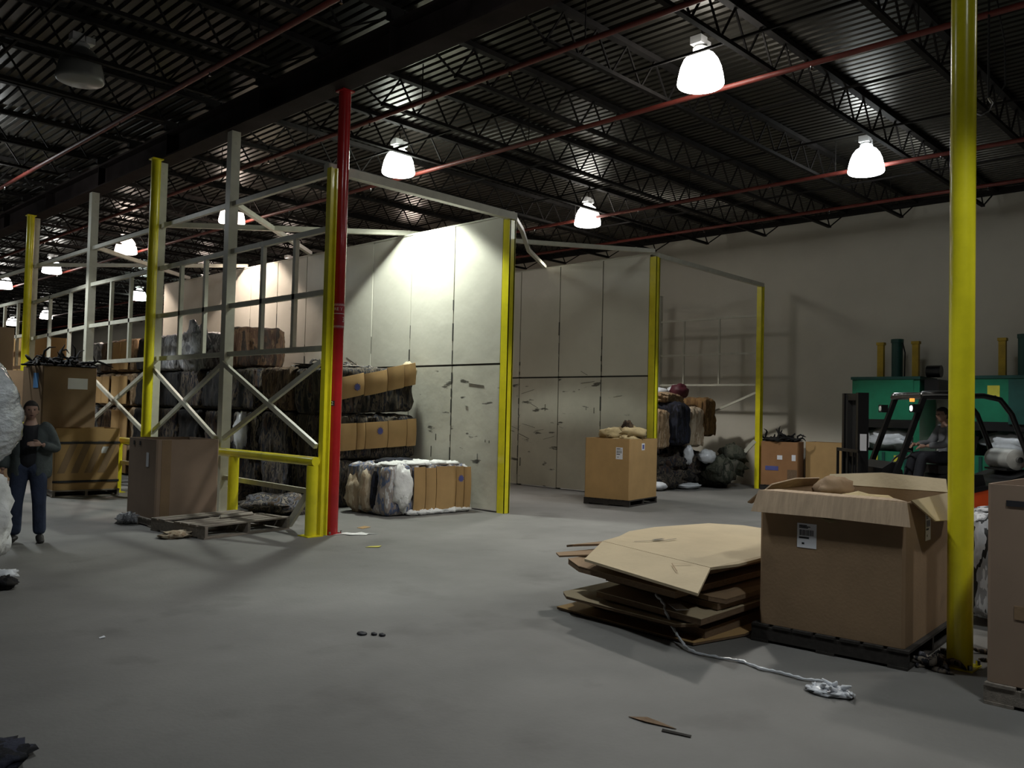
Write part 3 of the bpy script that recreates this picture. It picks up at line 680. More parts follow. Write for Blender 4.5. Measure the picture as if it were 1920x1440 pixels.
# ------------------------------------------------------------------ bales
def bale_mesh(seed, lx, ly, lz, amp=.05, r=.11, n=(34, 26, 13), wires=5, name='bale_body'):
    so = Vector((seed * 5.1, seed * 2.3, seed * 7.7)); idx = {}; vs = []; fs = []
    hx, hy, hz = lx / 2, ly / 2, lz / 2
    def vid(i, j, k):
        if (i, j, k) in idx: return idx[(i, j, k)]
        p = Vector((-hx + lx * i / n[0], -hy + ly * j / n[1], -hz + lz * k / n[2]))
        c = Vector((max(-hx + r, min(hx - r, p.x)), max(-hy + r, min(hy - r, p.y)), max(-hz + r, min(hz - r, p.z))))
        d = p - c; nn = d.normalized() if d.length > 1e-6 else Vector((0, 0, 1)); q = c + nn * r
        w_ = Vector((p.x * 5, p.y * 5, p.z * 1.3)) + so
        dd = amp * (noise.noise(w_) + .7 * noise.noise(w_ * 2.3) + .5 * noise.noise(p * 9 + so))
        for wv in range(wires):
            xw = -hx + lx * (wv + .5) / wires; dd -= .018 * math.exp(-((p.x - xw) / .035) ** 2)
        if nn.z < -.6: dd = min(dd, 0) * .2
        if nn.z > .6: dd *= .5
        q = q + nn * dd
        idx[(i, j, k)] = len(vs); vs.append((q.x, q.y, q.z + hz)); return idx[(i, j, k)]
    a, b, c = n
    for i in range(a):
        for j in range(b):
            for k in (0, c): fs.append((vid(i, j, k), vid(i + 1, j, k), vid(i + 1, j + 1, k), vid(i, j + 1, k)))
    for i in range(a):
        for k in range(c):
            for j in (0, b): fs.append((vid(i, j, k), vid(i + 1, j, k), vid(i + 1, j, k + 1), vid(i, j, k + 1)))
    for j in range(b):
        for k in range(c):
            for i in (0, a): fs.append((vid(i, j, k), vid(i, j + 1, k), vid(i, j + 1, k + 1), vid(i, j, k + 1)))
    m = MB(); m.v = vs; m.f = fs; m.sm = True
    return m.mesh(name, MT['rag_dark'])
def wire_mesh(ly, lz):
    h = ly / 2 - .02; w_ = MB(); rr_ = .08
    w_.tube([(0, -h, rr_), (0, -h - .015, lz / 2), (0, -h, lz - rr_), (0, -h + rr_, lz - .01), (0, 0, lz + .0), (0, h - rr_, lz - .01), (0, h, lz - rr_), (0, h + .015, lz / 2), (0, h, rr_)], .005, 5)
    return w_.mesh('baling_wire', MT['wire'])
BL, BW, BH = 1.9, 1.03, .79
BV = [bale_mesh(s, BL, BW, BH, .06) for s in range(5)]
MESHC = {}
WM = wire_mesh(BW, BH)
def bale(lab, loc, rz, matn, var=None, group='baled rags in the storage bay', wires=4, meshes=None, tilt=0, dims=(BL, BW, BH), wm=None):
    t = thing('textile_bale', lab, 'bale', loc, rz, group)
    if tilt: t.rotation_euler = (0, tilt, rz)
    me = (meshes or BV)[(var if var is not None else rnd.randrange(5)) % len(meshes or BV)]
    key = (me.name, matn)
    if key not in MESHC:
        c = me.copy(); c.materials.clear(); c.materials.append(MT[matn]); MESHC[key] = c
    link('bale_body', MESHC[key], t)
    for i in range(wires):
        link('baling_wire', wm or WM, t, (-dims[0] / 2 + dims[0] * (i + .5) / wires if wires != 4 else -dims[0] / 2 + dims[0] * (i + .5) / 5, 0, 0))
    return t
def card_panels(t, xs, z0, z1, yf, m='card_tan', slope=0.0, curve=.03):
    """cardboard sheets folded over the long front face, one panel between wires"""
    out = []
    for i, (a, b) in enumerate(zip(xs[:-1], xs[1:])):
        a2, b2 = a + .006, b - .006; N = 6; M_ = 5; vs = []; fs = []
        zb0 = z0 + rnd.uniform(-.02, .02); zt0 = z1 + rnd.uniform(-.015, .015)
        for j in range(M_ + 1):
            for k in range(N + 1):
                u = k / N; v = j / M_; x = a2 + (b2 - a2) * u
                z = zb0 + slope * (x - xs[0]) + (zt0 - zb0) * v
                y = yf - curve * (1 - (2 * u - 1) ** 4) * .9 - .02 * math.sin(math.pi * v)
                vs.append((x, y, z))
        for j in range(M_):
            for k in range(N): fs.append((j * (N + 1) + k, j * (N + 1) + k + 1, (j + 1) * (N + 1) + k + 1, (j + 1) * (N + 1) + k))
        nb_ = len(vs); vs += [(x, y + .012, z) for x, y, z in vs]; fs += [tuple(q + nb_ for q in f)[::-1] for f in fs]
        rim = [k for k in range(N + 1)] + [(j + 1) * (N + 1) - 1 for j in range(1, M_ + 1)] + [M_ * (N + 1) + k for k in range(N - 1, -1, -1)] + [j * (N + 1) for j in range(M_ - 1, 0, -1)]
        for q, s in zip(rim, rim[1:] + rim[:1]): fs.append((q, q + nb_, s + nb_, s))
        mb = MB().add(vs, fs); mb.sm = True; out.append(mb.build('cardboard_panel', m, t))
    return out
def emblem(t, x, y, z, s=.075):
    mb = MB(); n = 20; vs = [(x, y, z)]
    for i in range(n):
        r_ = s * (1 if i % 2 else .62); vs.append((x + r_ * math.cos(2 * math.pi * i / n), y, z + r_ * math.sin(2 * math.pi * i / n)))
    mb.add(vs, [(0, 1 + i, 1 + (i + 1) % n) for i in range(n)]).build('printed_emblem', 'ink_blue', t)

# stacks along the long partition: rows going back, tiers going up
rows = [12.68, 13.84, 15.0, 16.16, 17.32, 18.48, 19.64, 20.8, 21.96, 23.12]
looks = {  # per row: bottom..top
    0: ['rag_dark', 'rag_dark', 'rag_dark'], 1: ['rag_mixed', 'rag_dark', 'rag_brown'],
    2: ['rag_dark', 'rag_mixed', 'rag_dark'], 3: ['rag_dark', 'rag_dark', 'rag_black'],
    4: ['rag_dark', 'rag_black', 'rag_dark', 'rag_grey'], 5: ['rag_black', 'rag_dark', 'rag_black', 'rag_grey'],
    6: ['rag_dark', 'rag_black', 'rag_black', 'rag_black'], 7: ['rag_tan', 'rag_tan', 'rag_tan', 'rag_tan'],
    8: ['rag_tan', 'rag_brown', 'rag_tan', 'rag_brown'], 9: ['rag_dark', 'rag_grey', 'rag_mixed', 'rag_grey']}
desc = {'rag_dark': 'dark rag', 'rag_mixed': 'grey-brown mixed rag', 'rag_brown': 'brown rag', 'rag_rust': 'rust-brown rag', 'rag_grey': 'pale grey film', 'rag_black': 'black film', 'rag_tan': 'tan cardboard', 'rag_white': 'white rag'}
TN = {3: ['bottom', 'middle', 'top'], 4: ['bottom', 'second', 'third', 'top']}
for i, y in enumerate(rows):
    L_ = looks[i]
    for k_, mt in enumerate(L_):
        lab = f'{desc[mt]} bale, {TN[len(L_)][k_]} of the {ORD[i]} stack back from the red column'
        t = bale(lab, (9.0 + rnd.uniform(-.05, .03), y, .002 + k_ * (BH + .02)), R(rnd.uniform(-2, 2)), mt, wires=4 if i < 3 else 0)
        if i == 0 and k_ == 1:
            xs = [-.78, -.38, -.20, .28, .70, .92]; card_panels(t, xs, .14, .62, -BW / 2 - .05, 'card_tan', .06); emblem(t, .08, -BW / 2 - .108, .50)
        if i == 0 and k_ == 2:
            t.rotation_euler = (0, R(-2.5), 0)
            xs = [-.82, -.22, .28, .66, .93]; card_panels(t, xs, .22, .60, -BW / 2 - .07, 'card_tan', .17, .06); emblem(t, -.42, -BW / 2 - .155, .46)
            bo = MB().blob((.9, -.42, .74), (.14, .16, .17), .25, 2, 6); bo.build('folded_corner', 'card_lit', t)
        if i in (7, 8) and mt == 'rag_tan':   # end faces show cardboard sheets
            for a in (-.52, -.02):
                quadpart('cardboard_panel', [(-BL / 2 - .09, a + .48, .06), (-BL / 2 - .09, a, .05), (-BL / 2 - .08, a, .70), (-BL / 2 - .08, a + .48, .72)], 'card_tan', t, .015)
bale('rust-brown bale lying askew on the third and fourth stacks behind the frame', (8.61, 15.62, 2.44), R(61), 'rag_rust', 2).scale = (.64, 1, 1)
# loose film on the top of the front stack
film('plastic_film', 'grey plastic scraps on top of the front bale stack behind the frame', (8.9, 13.2, 2.42), 16, .8, .7, .14, 21, 'rag_mixed')
tag(MB().blob((0, 0, 0), (.20, .42, .48), .5, 2.6, 3, 22, 14).build('film_sheet', 'rag_grey', None, (7.88, 16.75, 2.85)), 'grey plastic sheet hanging down the bales behind the frame', 'plastic')
tag(MB().blob((0, 0, .1), (.5, .7, .18), .5, 3, 6, flat=.003).build('rag_heap', 'rag_mixed', None, (7.35, 12.4, 0)), 'pale dusty rag heap on the floor behind the guard rail', 'rags', None, 'stuff')
tag(MB().blob((0, 0, .12), (.35, .5, .22), .5, 3, 4, flat=.003).build('rag_heap', 'rag_dark', None, (7.4, 14.1, 0)), 'dark rag heap on the floor between the bales and the frame', 'rags', None, 'stuff')
tag(MB().blob((0, 0, 0), (.10, .20, .34), .45, 2.6, 8, 18, 12).build('film_sheet', 'plastic', None, (7.93, 14.83, 1.19)), 'white film tuft caught beside the cream post behind the frame', 'plastic')

# front bale on the floor
FBm = bale_mesh(11, 1.72, 1.15, .80, .055)
fb = thing('textile_bale', 'white and tan bale on the floor by the red column, cardboard folded over its front', 'bale', (9.10, 11.24, .004), R(-2))
me = FBm; me.materials.clear(); me.materials.append(MT['rag_white']); link('bale_body', me, fb)
xs = [-.36, -.12, .10, .52, .70, .86]
card_panels(fb, xs, .06, .76, -.575 - .035, 'card_tan', 0, .035)
emblem(fb, .60, -.575 - .085, .56, .07)
for i in range(5): link('baling_wire', wire_mesh(1.15, .80) if i == 0 else bpy.data.meshes['baling_wire.001'] if 'baling_wire.001' in bpy.data.meshes else WM, fb, (-.86 + 1.72 * (i + .5) / 5, 0, 0))
pb = MB(); pb.blob((-.56, -.55, .42), (.19, .16, .36), .35, 2.4, 3, 20, 14); pb.build('plastic_bulge', 'fluff', fb)
pb = MB(); pb.blob((-.72, -.38, .36), (.13, .16, .32), .3, 2.4, 4, 18, 12); pb.build('plastic_bulge', 'rag_white', fb)
pb = MB(); pb.blob((-.85, -.05, .36), (.16, .15, .33), .3, 2.4, 5, 18, 12); pb.build('cloth_fold', 'rag_beige', fb)
pb = MB(); pb.blob((-.86, .30, .32), (.15, .2, .30), .3, 2.4, 6, 18, 12); pb.build('cloth_fold', 'rag_beige', fb)
pb = MB(); pb.blob((-.80, -.24, .38), (.13, .06, .34), .3, 2.4, 7, 16, 12); pb.build('cloth_fold', 'rag_navy', fb)
hm_ = MB()
rw = random.Random(5)
for i in range(11): hm_.blob((-.35 + i * .110 + rw.uniform(-.04, .03), -.59 + rw.uniform(-.02, .03), .04), (rw.uniform(.08, .14), rw.uniform(.06, .1), rw.uniform(.03, .06)), .5, 3, i + 20, 14, 8, flat=.002)
for i in range(5): hm_.blob((.84, -.50 + .02 * i, .06 + i * .14), (.08, .11, .11), .4, 3, i + 40, 12, 8, flat=.0)
for i in range(22): hm_.blob((rw.uniform(-.7, .66), -.47 + abs(rw.gauss(0, .22)), .80 + rw.uniform(-.02, .02)), (rw.uniform(.08, .22), rw.uniform(.08, .18), rw.uniform(.025, .055)), .5, 3, i + 60, 14, 8)
hm_.build('white_fibre', 'fluff', fb)
tv = MB(); tv.blob((-.1, .15, .82), (.5, .3, .06), .5, 3, 2, 18, 8); tv.build('cloth_fold', 'rag_navy', fb)

# ------------------------------------------------------------------ loose pile in the last bay
SB = [bale_mesh(31 + s, .75, .8, .95, .08, .16, (14, 14, 14), 0) for s in range(3)]
def sbale(lab, loc, rz, matn, v, tx=0, ty=0, sc=(1, 1, 1)):
    t = bale(lab, loc, rz, matn, v, 'loose bales in the last bay', 0, SB); t.rotation_euler = (tx, ty, rz); t.scale = sc; return t
hp = MB(); r3 = random.Random(9)
for i in range(26):
    hp.blob((r3.uniform(-1.0, .75), r3.uniform(-.5, .6), r3.uniform(.1, .85)), (r3.uniform(.25, .5), r3.uniform(.25, .45), r3.uniform(.18, .35)), .5, 2.5, i, 16, 10, flat=.004)
tag(hp.build('rag_heap', 'rag_dark', None, (17.2, 11.65, 0)), 'dark heap of loose rags on the floor of the last bay', 'rags', None, 'stuff')
hp = MB()
for i in range(16): hp.blob((r3.uniform(-.4, .25), r3.uniform(-.5, .3), r3.uniform(.1, .8)), (.33, .33, .25), .5, 2.5, i + 50, 14, 9, flat=.004)
MT['rag_olive'] = rag('olive_rags', [(.04, .045, .03), (.06, .06, .045), (.025, .03, .02), (.08, .075, .06)])
tag(hp.build('rag_heap', 'rag_olive', None, (18.45, 11.05, 0)), 'olive rag heap at the right behind the yellow post', 'rags', None, 'stuff')
sbale('tan bale standing just right of the second partition post', (16.28, 11.4, .95), .2, 'rag_tan', 0, .05, .0, (.8, 1, .95))
sbale('navy black bale upright in the middle of the loose pile', (16.85, 11.25, 1.02), .1, 'rag_navy', 1, .0, .05, (.85, 1, 1.05))
sbale('beige bale leaning beside the navy one', (17.5, 11.25, .98), -.1, 'rag_beige', 2, .0, .06, (.75, 1, 1.0))
MT['rag_bn'] = rag('warm_brown_rags', [(.16, .085, .03), (.21, .12, .045), (.12, .065, .025), (.27, .16, .07)])
sbale('tan cardboard bale lying on the back of the loose pile', (17.0, 11.5, 2.0), .2, 'rag_tan', 1, .05, .05, (1.35, .8, .26))
sbale('warm brown bale on the right shoulder of the loose pile', (18.42, 11.42, 1.22), .15, 'rag_bn', 2, .0, .05, (1.05, .8, 1.0))
def bag(lab, loc, r_, m, s):
    tag(MB().blob((0, 0, 0), r_, .25, 2.4, s, 18, 12).build('bag', m, None, loc), lab, 'bag', 'bags on the loose pile')
bag('maroon bag on top of the loose pile', (17.5, 11.4, 2.30), (.22, .22, .18), 'maroon', 1)
bag('white bag left of the maroon one on the pile', (16.85, 11.6, 2.22), (.36, .28, .16), 'plastic', 2)
bag('white bag right of the maroon one on the pile', (18.15, 11.9, 2.30), (.26, .24, .17), 'plastic', 3)
bag('pale bag low in the middle of the rag heap', (17.25, 10.95, .80), (.12, .12, .22), 'plastic', 4)
bag('pale bag low at the right of the rag heap', (17.75, 10.75, .76), (.26, .18, .17), 'plastic', 5)
bag('white film on the floor at the foot of the rag heap', (17.3, 10.95, .07), (.38, .22, .07), 'plastic', 6)
bag('white film on the floor beside the yellowish box', (16.2, 11.1, .10), (.26, .22, .10), 'plastic', 7)

# ------------------------------------------------------------------ wrapped bundles at left foreground
fbm = MB().blob((0, 0, .56), (.52, .52, .56), .16, 2.4, 2, 48, 30, flat=.004, pw=.7)
for i in range(8): fbm.blob((.42 * math.cos(i * .8), .42 * math.sin(i * .8), .25 + .1 * (i % 4)), (.17, .17, .16), .2, 3, i, 16, 12, flat=.004)
tag(fbm.build('film_bundle', 'fluff', None, (2.12, 9.76, 0)), 'white film bundle on the floor at the left edge beneath the shiny one', 'bundle', 'wrapped bundles at the left edge')
wv = MB().blob((0, 0, .55), (.62, .62, .62), .09, 1.4, 7, 72, 48, flat=.0, pw=.8)
nv2 = []
for v in wv.v:
    v = Vector(v); q = v - Vector((0, 0, .5)); d = q.normalized()
    k_ = 1 + .035 * (1 - abs(noise.noise(Vector((d.x * 3, d.y * 3, d.z * 9))) * 2)) + .02 * noise.noise(d * 14)
    k_ *= 1 - .22 * max(0, q.z) / .6
    nv2.append((q.x * k_, q.y * k_, max(0, .5 + q.z * 1.02)))
wv.v = nv2
tag(wv.build('wrapped_bundle', 'wrap', None, (2.12, 9.76, 1.05)), 'shiny grey stretch-wrapped bundle at the left edge in front of the man', 'bundle', 'wrapped bundles at the left edge')
tag(MB().blob((0, 0, .06), (.14, .10, .05), .5, 3, 3, flat=.003).build('plastic_scrap', 'plastic', None, (2.42, 8.98, .0)), 'white plastic scrap on the floor under the left bundles', 'plastic')
tag(MB().blob((0, 0, .05), (.10, .12, .06), .4, 3, 5, flat=.003).build('dirt_clump', 'rag_black', None, (2.36, 8.62, 0)), 'dark clump on the floor below the left bundles', 'debris')
tag(MB().blob((0, 0, .03), (.16, .20, .035), .5, 3, 6, flat=.003).build('dark_rag', 'rag_navy', None, (1.22, 4.55, 0)), 'dark rag on the floor at the bottom left corner', 'rag')
# white bale behind the right column
wbm = bale_mesh(51, 1.0, .9, .86, .09, .16, (16, 14, 14), 0)
t = thing('textile_bale', 'black and white film bale between the yellow column and the right edge box', 'bale', (8.35, 1.98, .06), R(10))
MT['rag_bw'] = rag('black_white_film', [(.02, .02, .02), (.45, .46, .48), (.06, .06, .065), (.5, .5, .52), (.25, .25, .26), (.01, .01, .01), (.4, .4, .42)], sc=1.6, rough=.5)
wbm.materials.clear(); wbm.materials.append(MT['rag_bw']); link('bale_body', wbm, t)
bq = MB().blob((-.30, -.1, .82), (.26, .34, .10), .35, 3, 2); bq.build('white_film', 'plastic', t)
film('plastic_film', 'grey shreds on the floor between the column and the right edge box', (7.0, 1.66, 0), 22, .25, .12, .16, 31, 'rag_mixed')
film('plastic_film', 'grey lint under the right corner of the torn box pallet', (6.42, 2.02, 0), 14, .16, .06, .10, 33, 'rag_mixed')

# ------------------------------------------------------------------ floor scraps
def scrap(name, lab, loc, pts, m, rz=0, cat='scrap'):
    o = MB().slab([(x, y, .006 + .004 * ((i * 7) % 3)) for i, (x, y) in enumerate(pts)], .004).build(name, m, None, (loc[0], loc[1], .0), (0, 0, rz)); return tag(o, lab, cat)
scrap('cardboard_scrap', 'small tan cardboard scrap on the floor right of the red column', (7.25, 9.95), [(-.10, -.05), (.09, -.07), (.12, .05), (-.05, .07)], 'card_tan', .4)
scrap('paper_scrap', 'yellow paint flake on the floor before the red column', (6.36, 8.50), [(-.10, -.03), (.06, -.05), (.10, .03), (-.04, .05)], 'sticker_y', -.6)
scrap('dust_patch', 'pale dust patch at the foot of the red column', (6.78, 9.55), [(-.25, -.10), (-.12, -.05), (-.02, -.14), (.10, -.08), (.20, -.12), (.22, -.02), (.34, .02), (.18, .05), (.12, .12), (.02, .06), (-.08, .10), (-.13, .03)], 'fluff', -.7)
for nm, (x, y), r_ in (('leftmost', (3.86, 5.27), .036), ('middle', (3.92, 5.20), .022), ('rightmost', (3.95, 5.14), .024)):
    tag(MB().blob((0, 0, .008), (r_, r_ * 1.2, .014), .4, 3, 2, 12, 8, flat=.002).build('dirt_clump', 'ink', None, (x, y, 0)), f'{nm} of three small black clumps on the open floor', 'debris')
scrap('dirt_streak', 'brown dirt streak on the floor near the bottom centre', (3.98, 2.74), [(-.03, -.16), (.01, -.05), (.03, .03), (.0, .13), (-.03, .02)], 'card_edge', .25)
scrap('dirt_streak', 'grey scrape mark on the floor right of the brown streak', (3.93, 2.55), [(-.012, -.09), (.006, -.09), (.010, .07), (-.006, .07)], 'wood_dark', .3)
scrap('paper_scrap', 'tiny white scrap on the floor at lower left', (2.39, 6.39), [(-.02, -.012), (.02, -.015), (.02, .012), (-.015, .012)], 'label')
scrap('dirt_streak', 'dark thin scrape on the floor behind the carton pile', (9.0, 4.9), [(-.03, -.35), (.02, -.3), (.03, .3), (-.02, .34)], 'card_edge', .2)
# cable drop at upper right
t = thing('cable_drop', 'dark hanging cable with a hook behind the top of the right yellow column', 'cable', (9.83, 2.63, ZD - .03))
MB().tube([(0, 0, 0), (0, 0, -1.0), (0, 0, -1.5)], .012, 8).build('cable', 'blackm', t)
MB().tube([(0, 0, -1.5), (.02, -.03, -1.56), (.0, .0, -1.64), (-.05, .06, -1.68), (-.09, .1, -1.66)], .014, 8).build('hook', 'steel', t)
MB().tube([(.02, 0, 0), (.12, -.12, -.9), (.12, -.13, -1.35), (.03, -.02, -1.6)], .008, 8).build('cable', 'blackm', t)

# ------------------------------------------------------------------ balers
def baler(loc, lab, wd, group='green balers by the back wall'):
    t = thing('baler', lab, 'baler', loc, 0, group)   # front faces -x, width along y
    d = 1.0
    for y in (0, wd - .12): MB().box2((0, y, 0), (d, y + .12, 2.62)).build('side_frame', 'green', t)
    MB().box2((-.02, .12, 1.74), (d, wd - .12, 2.64)).build('header', 'green', t)
    MB().box2((-.04, -.02, 2.60), (d + .02, wd + .02, 2.66)).build('top_plate', 'green_dk', t)
    MB().box2((d - .08, .12, .0), (d, wd - .12, 1.74)).build('back_plate', 'black', t)
    do = MB().box2((-.05, .06, .12), (.02, wd - .06, 1.06)).build('chamber_door', 'green', t)
    for y in (.25, wd / 2, wd - .25): MB().box2((-.075, y - .03, .14), (-.05, y + .03, 1.04)).build('door_rib', 'green_dk', do)
    for y in (wd * .30, wd * .62): MB().box2((-.083, y - .06, .84), (-.076, y + .06, .98)).build('warning_sticker', 'sticker_y', do)
    MB().box2((-.05, .10, 1.56), (.04, wd - .10, 1.74)).build('press_platen', 'black', t)
    cy = MB().tube([(d * .45, wd * .44, 2.66), (d * .45, wd * .44, 3.42)], .115, 18).build('ram_cylinder', 'green_dk', t)
    MB().tube([(d * .45, wd * .44, 3.42), (d * .45, wd * .44, 3.50)], .13, 18).build('cylinder_cap', 'green_dk', cy)
    MB().tube([(d * .45, wd * .33, 2.66), (d * .45, wd * .325, 3.2), (d * .45, wd * .36, 3.42)], .015, 8).build('hydraulic_hose', 'blackm', cy)
    for y in (wd * .68, wd * .16):
        rdo = MB().box2((d * .38, y - .065, 2.66), (d * .38 + .10, y + .065, 3.42)).build('guide_post', 'bl_yellow', t)
        MB().box2((d * .38 - .02, y - .08, 3.38), (d * .38 + .12, y + .08, 3.44)).build('post_cap', 'bl_yellow', rdo)
    MB().tube([(d * .4, -.02, 2.78), (d * .4, -.30, 2.78)], .13, 16).build('pump_motor', 'black', t)
    MB().box2((.1, -.34, 2.2), (.7, -.06, 2.6)).build('oil_tank', 'black', t)
    return t
B1 = baler((18.72, 6.28, 0), 'green vertical baler left of the right yellow column, white film in its window', 1.42)
tag(MB().blob((0, 0, .0), (.38, .56, .26), .35, 3, 3, 26, 14).build('film_bag', 'plastic', None, (19.12, 6.98, 1.32)), 'white film stuffed in the window of the left green baler', 'plastic')
B2 = baler((18.72, 3.75, 0), 'second green baler right of the yellow column with a square yellow sticker', 1.6)
MB().box2((-.03, 1.02, 2.18), (-.021, 1.24, 2.46)).build('warning_sticker', 'sticker_y', B2)
MB().box2((-.10, -.0, 1.7), (-.03, .85, 2.58)).build('control_box', 'green_dk', B2)
tag(MB().blob((0, 0, .0), (.38, .62, .26), .35, 3, 8, 26, 14).build('film_bag', 'plastic', None, (19.12, 4.55, 1.32)), 'white film stuffed in the window of the second green baler', 'plastic')

# ------------------------------------------------------------------ people
def skin_eval(verts, edges, radii, sub=1):
    me = bpy.data.meshes.new('tmp'); me.from_pydata([tuple(v) for v in verts], edges, [])
    o = bpy.data.objects.new('tmp', me); COL.objects.link(o)
    o.modifiers.new('s', 'SKIN'); 
    if not me.skin_vertices: me.skin_vertices.new()
    for i, r_ in enumerate(radii):
        rr_ = r_ if isinstance(r_, tuple) else (r_, r_)
        me.skin_vertices[0].data[i].radius = rr_
    me.skin_vertices[0].data[0].use_root = True
    sb = o.modifiers.new('u', 'SUBSURF'); sb.levels = sub; sb.render_levels = sub
    bpy.context.view_layer.update()
    ev = bpy.data.meshes.new_from_object(o.evaluated_get(bpy.context.evaluated_depsgraph_get()))
    m = MB().add([v.co.copy() for v in ev.vertices], [tuple(p.vertices) for p in ev.polygons]); m.sm = True
    bpy.data.objects.remove(o); bpy.data.meshes.remove(me); bpy.data.meshes.remove(ev)
    return m
def chain(pts, rad, sub=1):
    return skin_eval(pts, [(i, i + 1) for i in range(len(pts) - 1)], rad, sub)
def merge_remesh(parts, voxel, name, m):
    a = MB()
    for p in parts: a.add(p.v, p.f)
    a.sm = True
    o = a.build('tmp', m)
    r_ = o.modifiers.new('r', 'REMESH'); r_.mode = 'VOXEL'; r_.voxel_size = voxel; r_.use_smooth_shade = True
    bpy.context.view_layer.update()
    me = bpy.data.meshes.new_from_object(o.evaluated_get(bpy.context.evaluated_depsgraph_get())); me.name = name
    if not me.materials: me.materials.append(MT[m] if isinstance(m, str) else m)
    bpy.data.objects.remove(o)
    me.polygons.foreach_set('use_smooth', [True] * len(me.polygons))
    return me
def head_mb(c, fwd):
    """head about 0.23 tall centred at c, facing fwd (in xy)"""
    c = Vector(c); f = Vector((fwd[0], fwd[1], 0)).normalized(); s = Vector((-f.y, f.x, 0)); vs = []; fs = []; nu, nv = 28, 20
    for j in range(nv + 1):
        t = math.pi * j / nv
        for i in range(nu):
            a = 2 * math.pi * i / nu; fx = math.sin(t) * math.cos(a); sx = math.sin(t) * math.sin(a); z = math.cos(t)
            rx_ = .098 if fx < 0 else .092; ry_ = .075; rz_ = .118
            if z < 0: ry_ *= 1 + z * .28; rx_ = rx_ * (1 + z * .10)
            p = Vector((fx * rx_, sx * ry_, z * rz_))
            if fx > 0:
                p.x += .026 * math.exp(-((sx * .075) / .014) ** 2 - ((p.z + .012) / .026) ** 2)     # nose
                p.x -= .010 * math.exp(-((abs(p.y) - .030) / .015) ** 2 - ((p.z - .012) / .014) ** 2)  # eye sockets
                p.x += .008 * math.exp(-((p.z - .035) / .012) ** 2)                                   # brow
                p.x += .010 * math.exp(-(p.y / .03) ** 2 - ((p.z + .098) / .018) ** 2)                # chin
                p.x += .006 * math.exp(-(p.y / .025) ** 2 - ((p.z + .058) / .007) ** 2)               # lips
            vs.append(c + f * p.x + s * p.y + Vector((0, 0, p.z)))
    for j in range(nv):
        for i in range(nu):
            i2 = (i + 1) % nu; fs.append((j * nu + i, (j + 1) * nu + i, (j + 1) * nu + i2, j * nu + i2))
    m = MB().add(vs, fs)
    for sd in (-1, 1):
        e_ = c + s * sd * .076 + f * -.008; m.blob(e_ + Vector((0, 0, -.005)), (.014, .014, .03), .05, 1, 1, 10, 8)
    return m
def hand_mb(wrist, d, palm_n, side, curl=.5, size=1.0):
    """palm + four fingers + thumb. d: pointing direction, palm_n: palm normal, side: toward the thumb"""
    w0 = Vector(wrist); d = Vector(d).normalized(); n = Vector(palm_n); n = (n - d * n.dot(d)).normalized(); t = d.cross(n).normalized()
    if t.dot(Vector(side)) < 0: t = -t
    k = size; parts = []
    parts.append(chain([w0, w0 + d * .035 * k, w0 + d * .075 * k, w0 + d * .092 * k], [(.022 * k, .026 * k), (.017 * k, .034 * k), (.016 * k, .038 * k), (.012 * k, .036 * k)]))
    for q, (off, ln) in enumerate(((.028, .070), (.010, .080), (-.009, .074), (-.026, .058))):
        p = w0 + d * .075 * k + t * off * k; pts = [p]; dd = d.copy()
        for s in range(3):
            ang = curl * (.5 + .4 * s); dd = (d * math.cos(ang) + n * math.sin(ang)).normalized(); pts.append(pts[-1] + dd * ln * k * (.45, .32, .25)[s] * 1.2)
        parts.append(chain(pts, [.0095 * k, .009 * k, .008 * k, .0065 * k]))
    p = w0 + d * .02 * k + t * .02 * k; q1 = p + (t * .8 + d * .5 + n * .25).normalized() * .035 * k; q2 = q1 + (d * .9 + t * .3 + n * .4).normalized() * .032 * k; q3 = q2 + (d + n * .4).normalized() * .024 * k
    parts.append(chain([p, q1, q2, q3], [.014 * k, .0115 * k, .010 * k, .0075 * k]))
    return parts

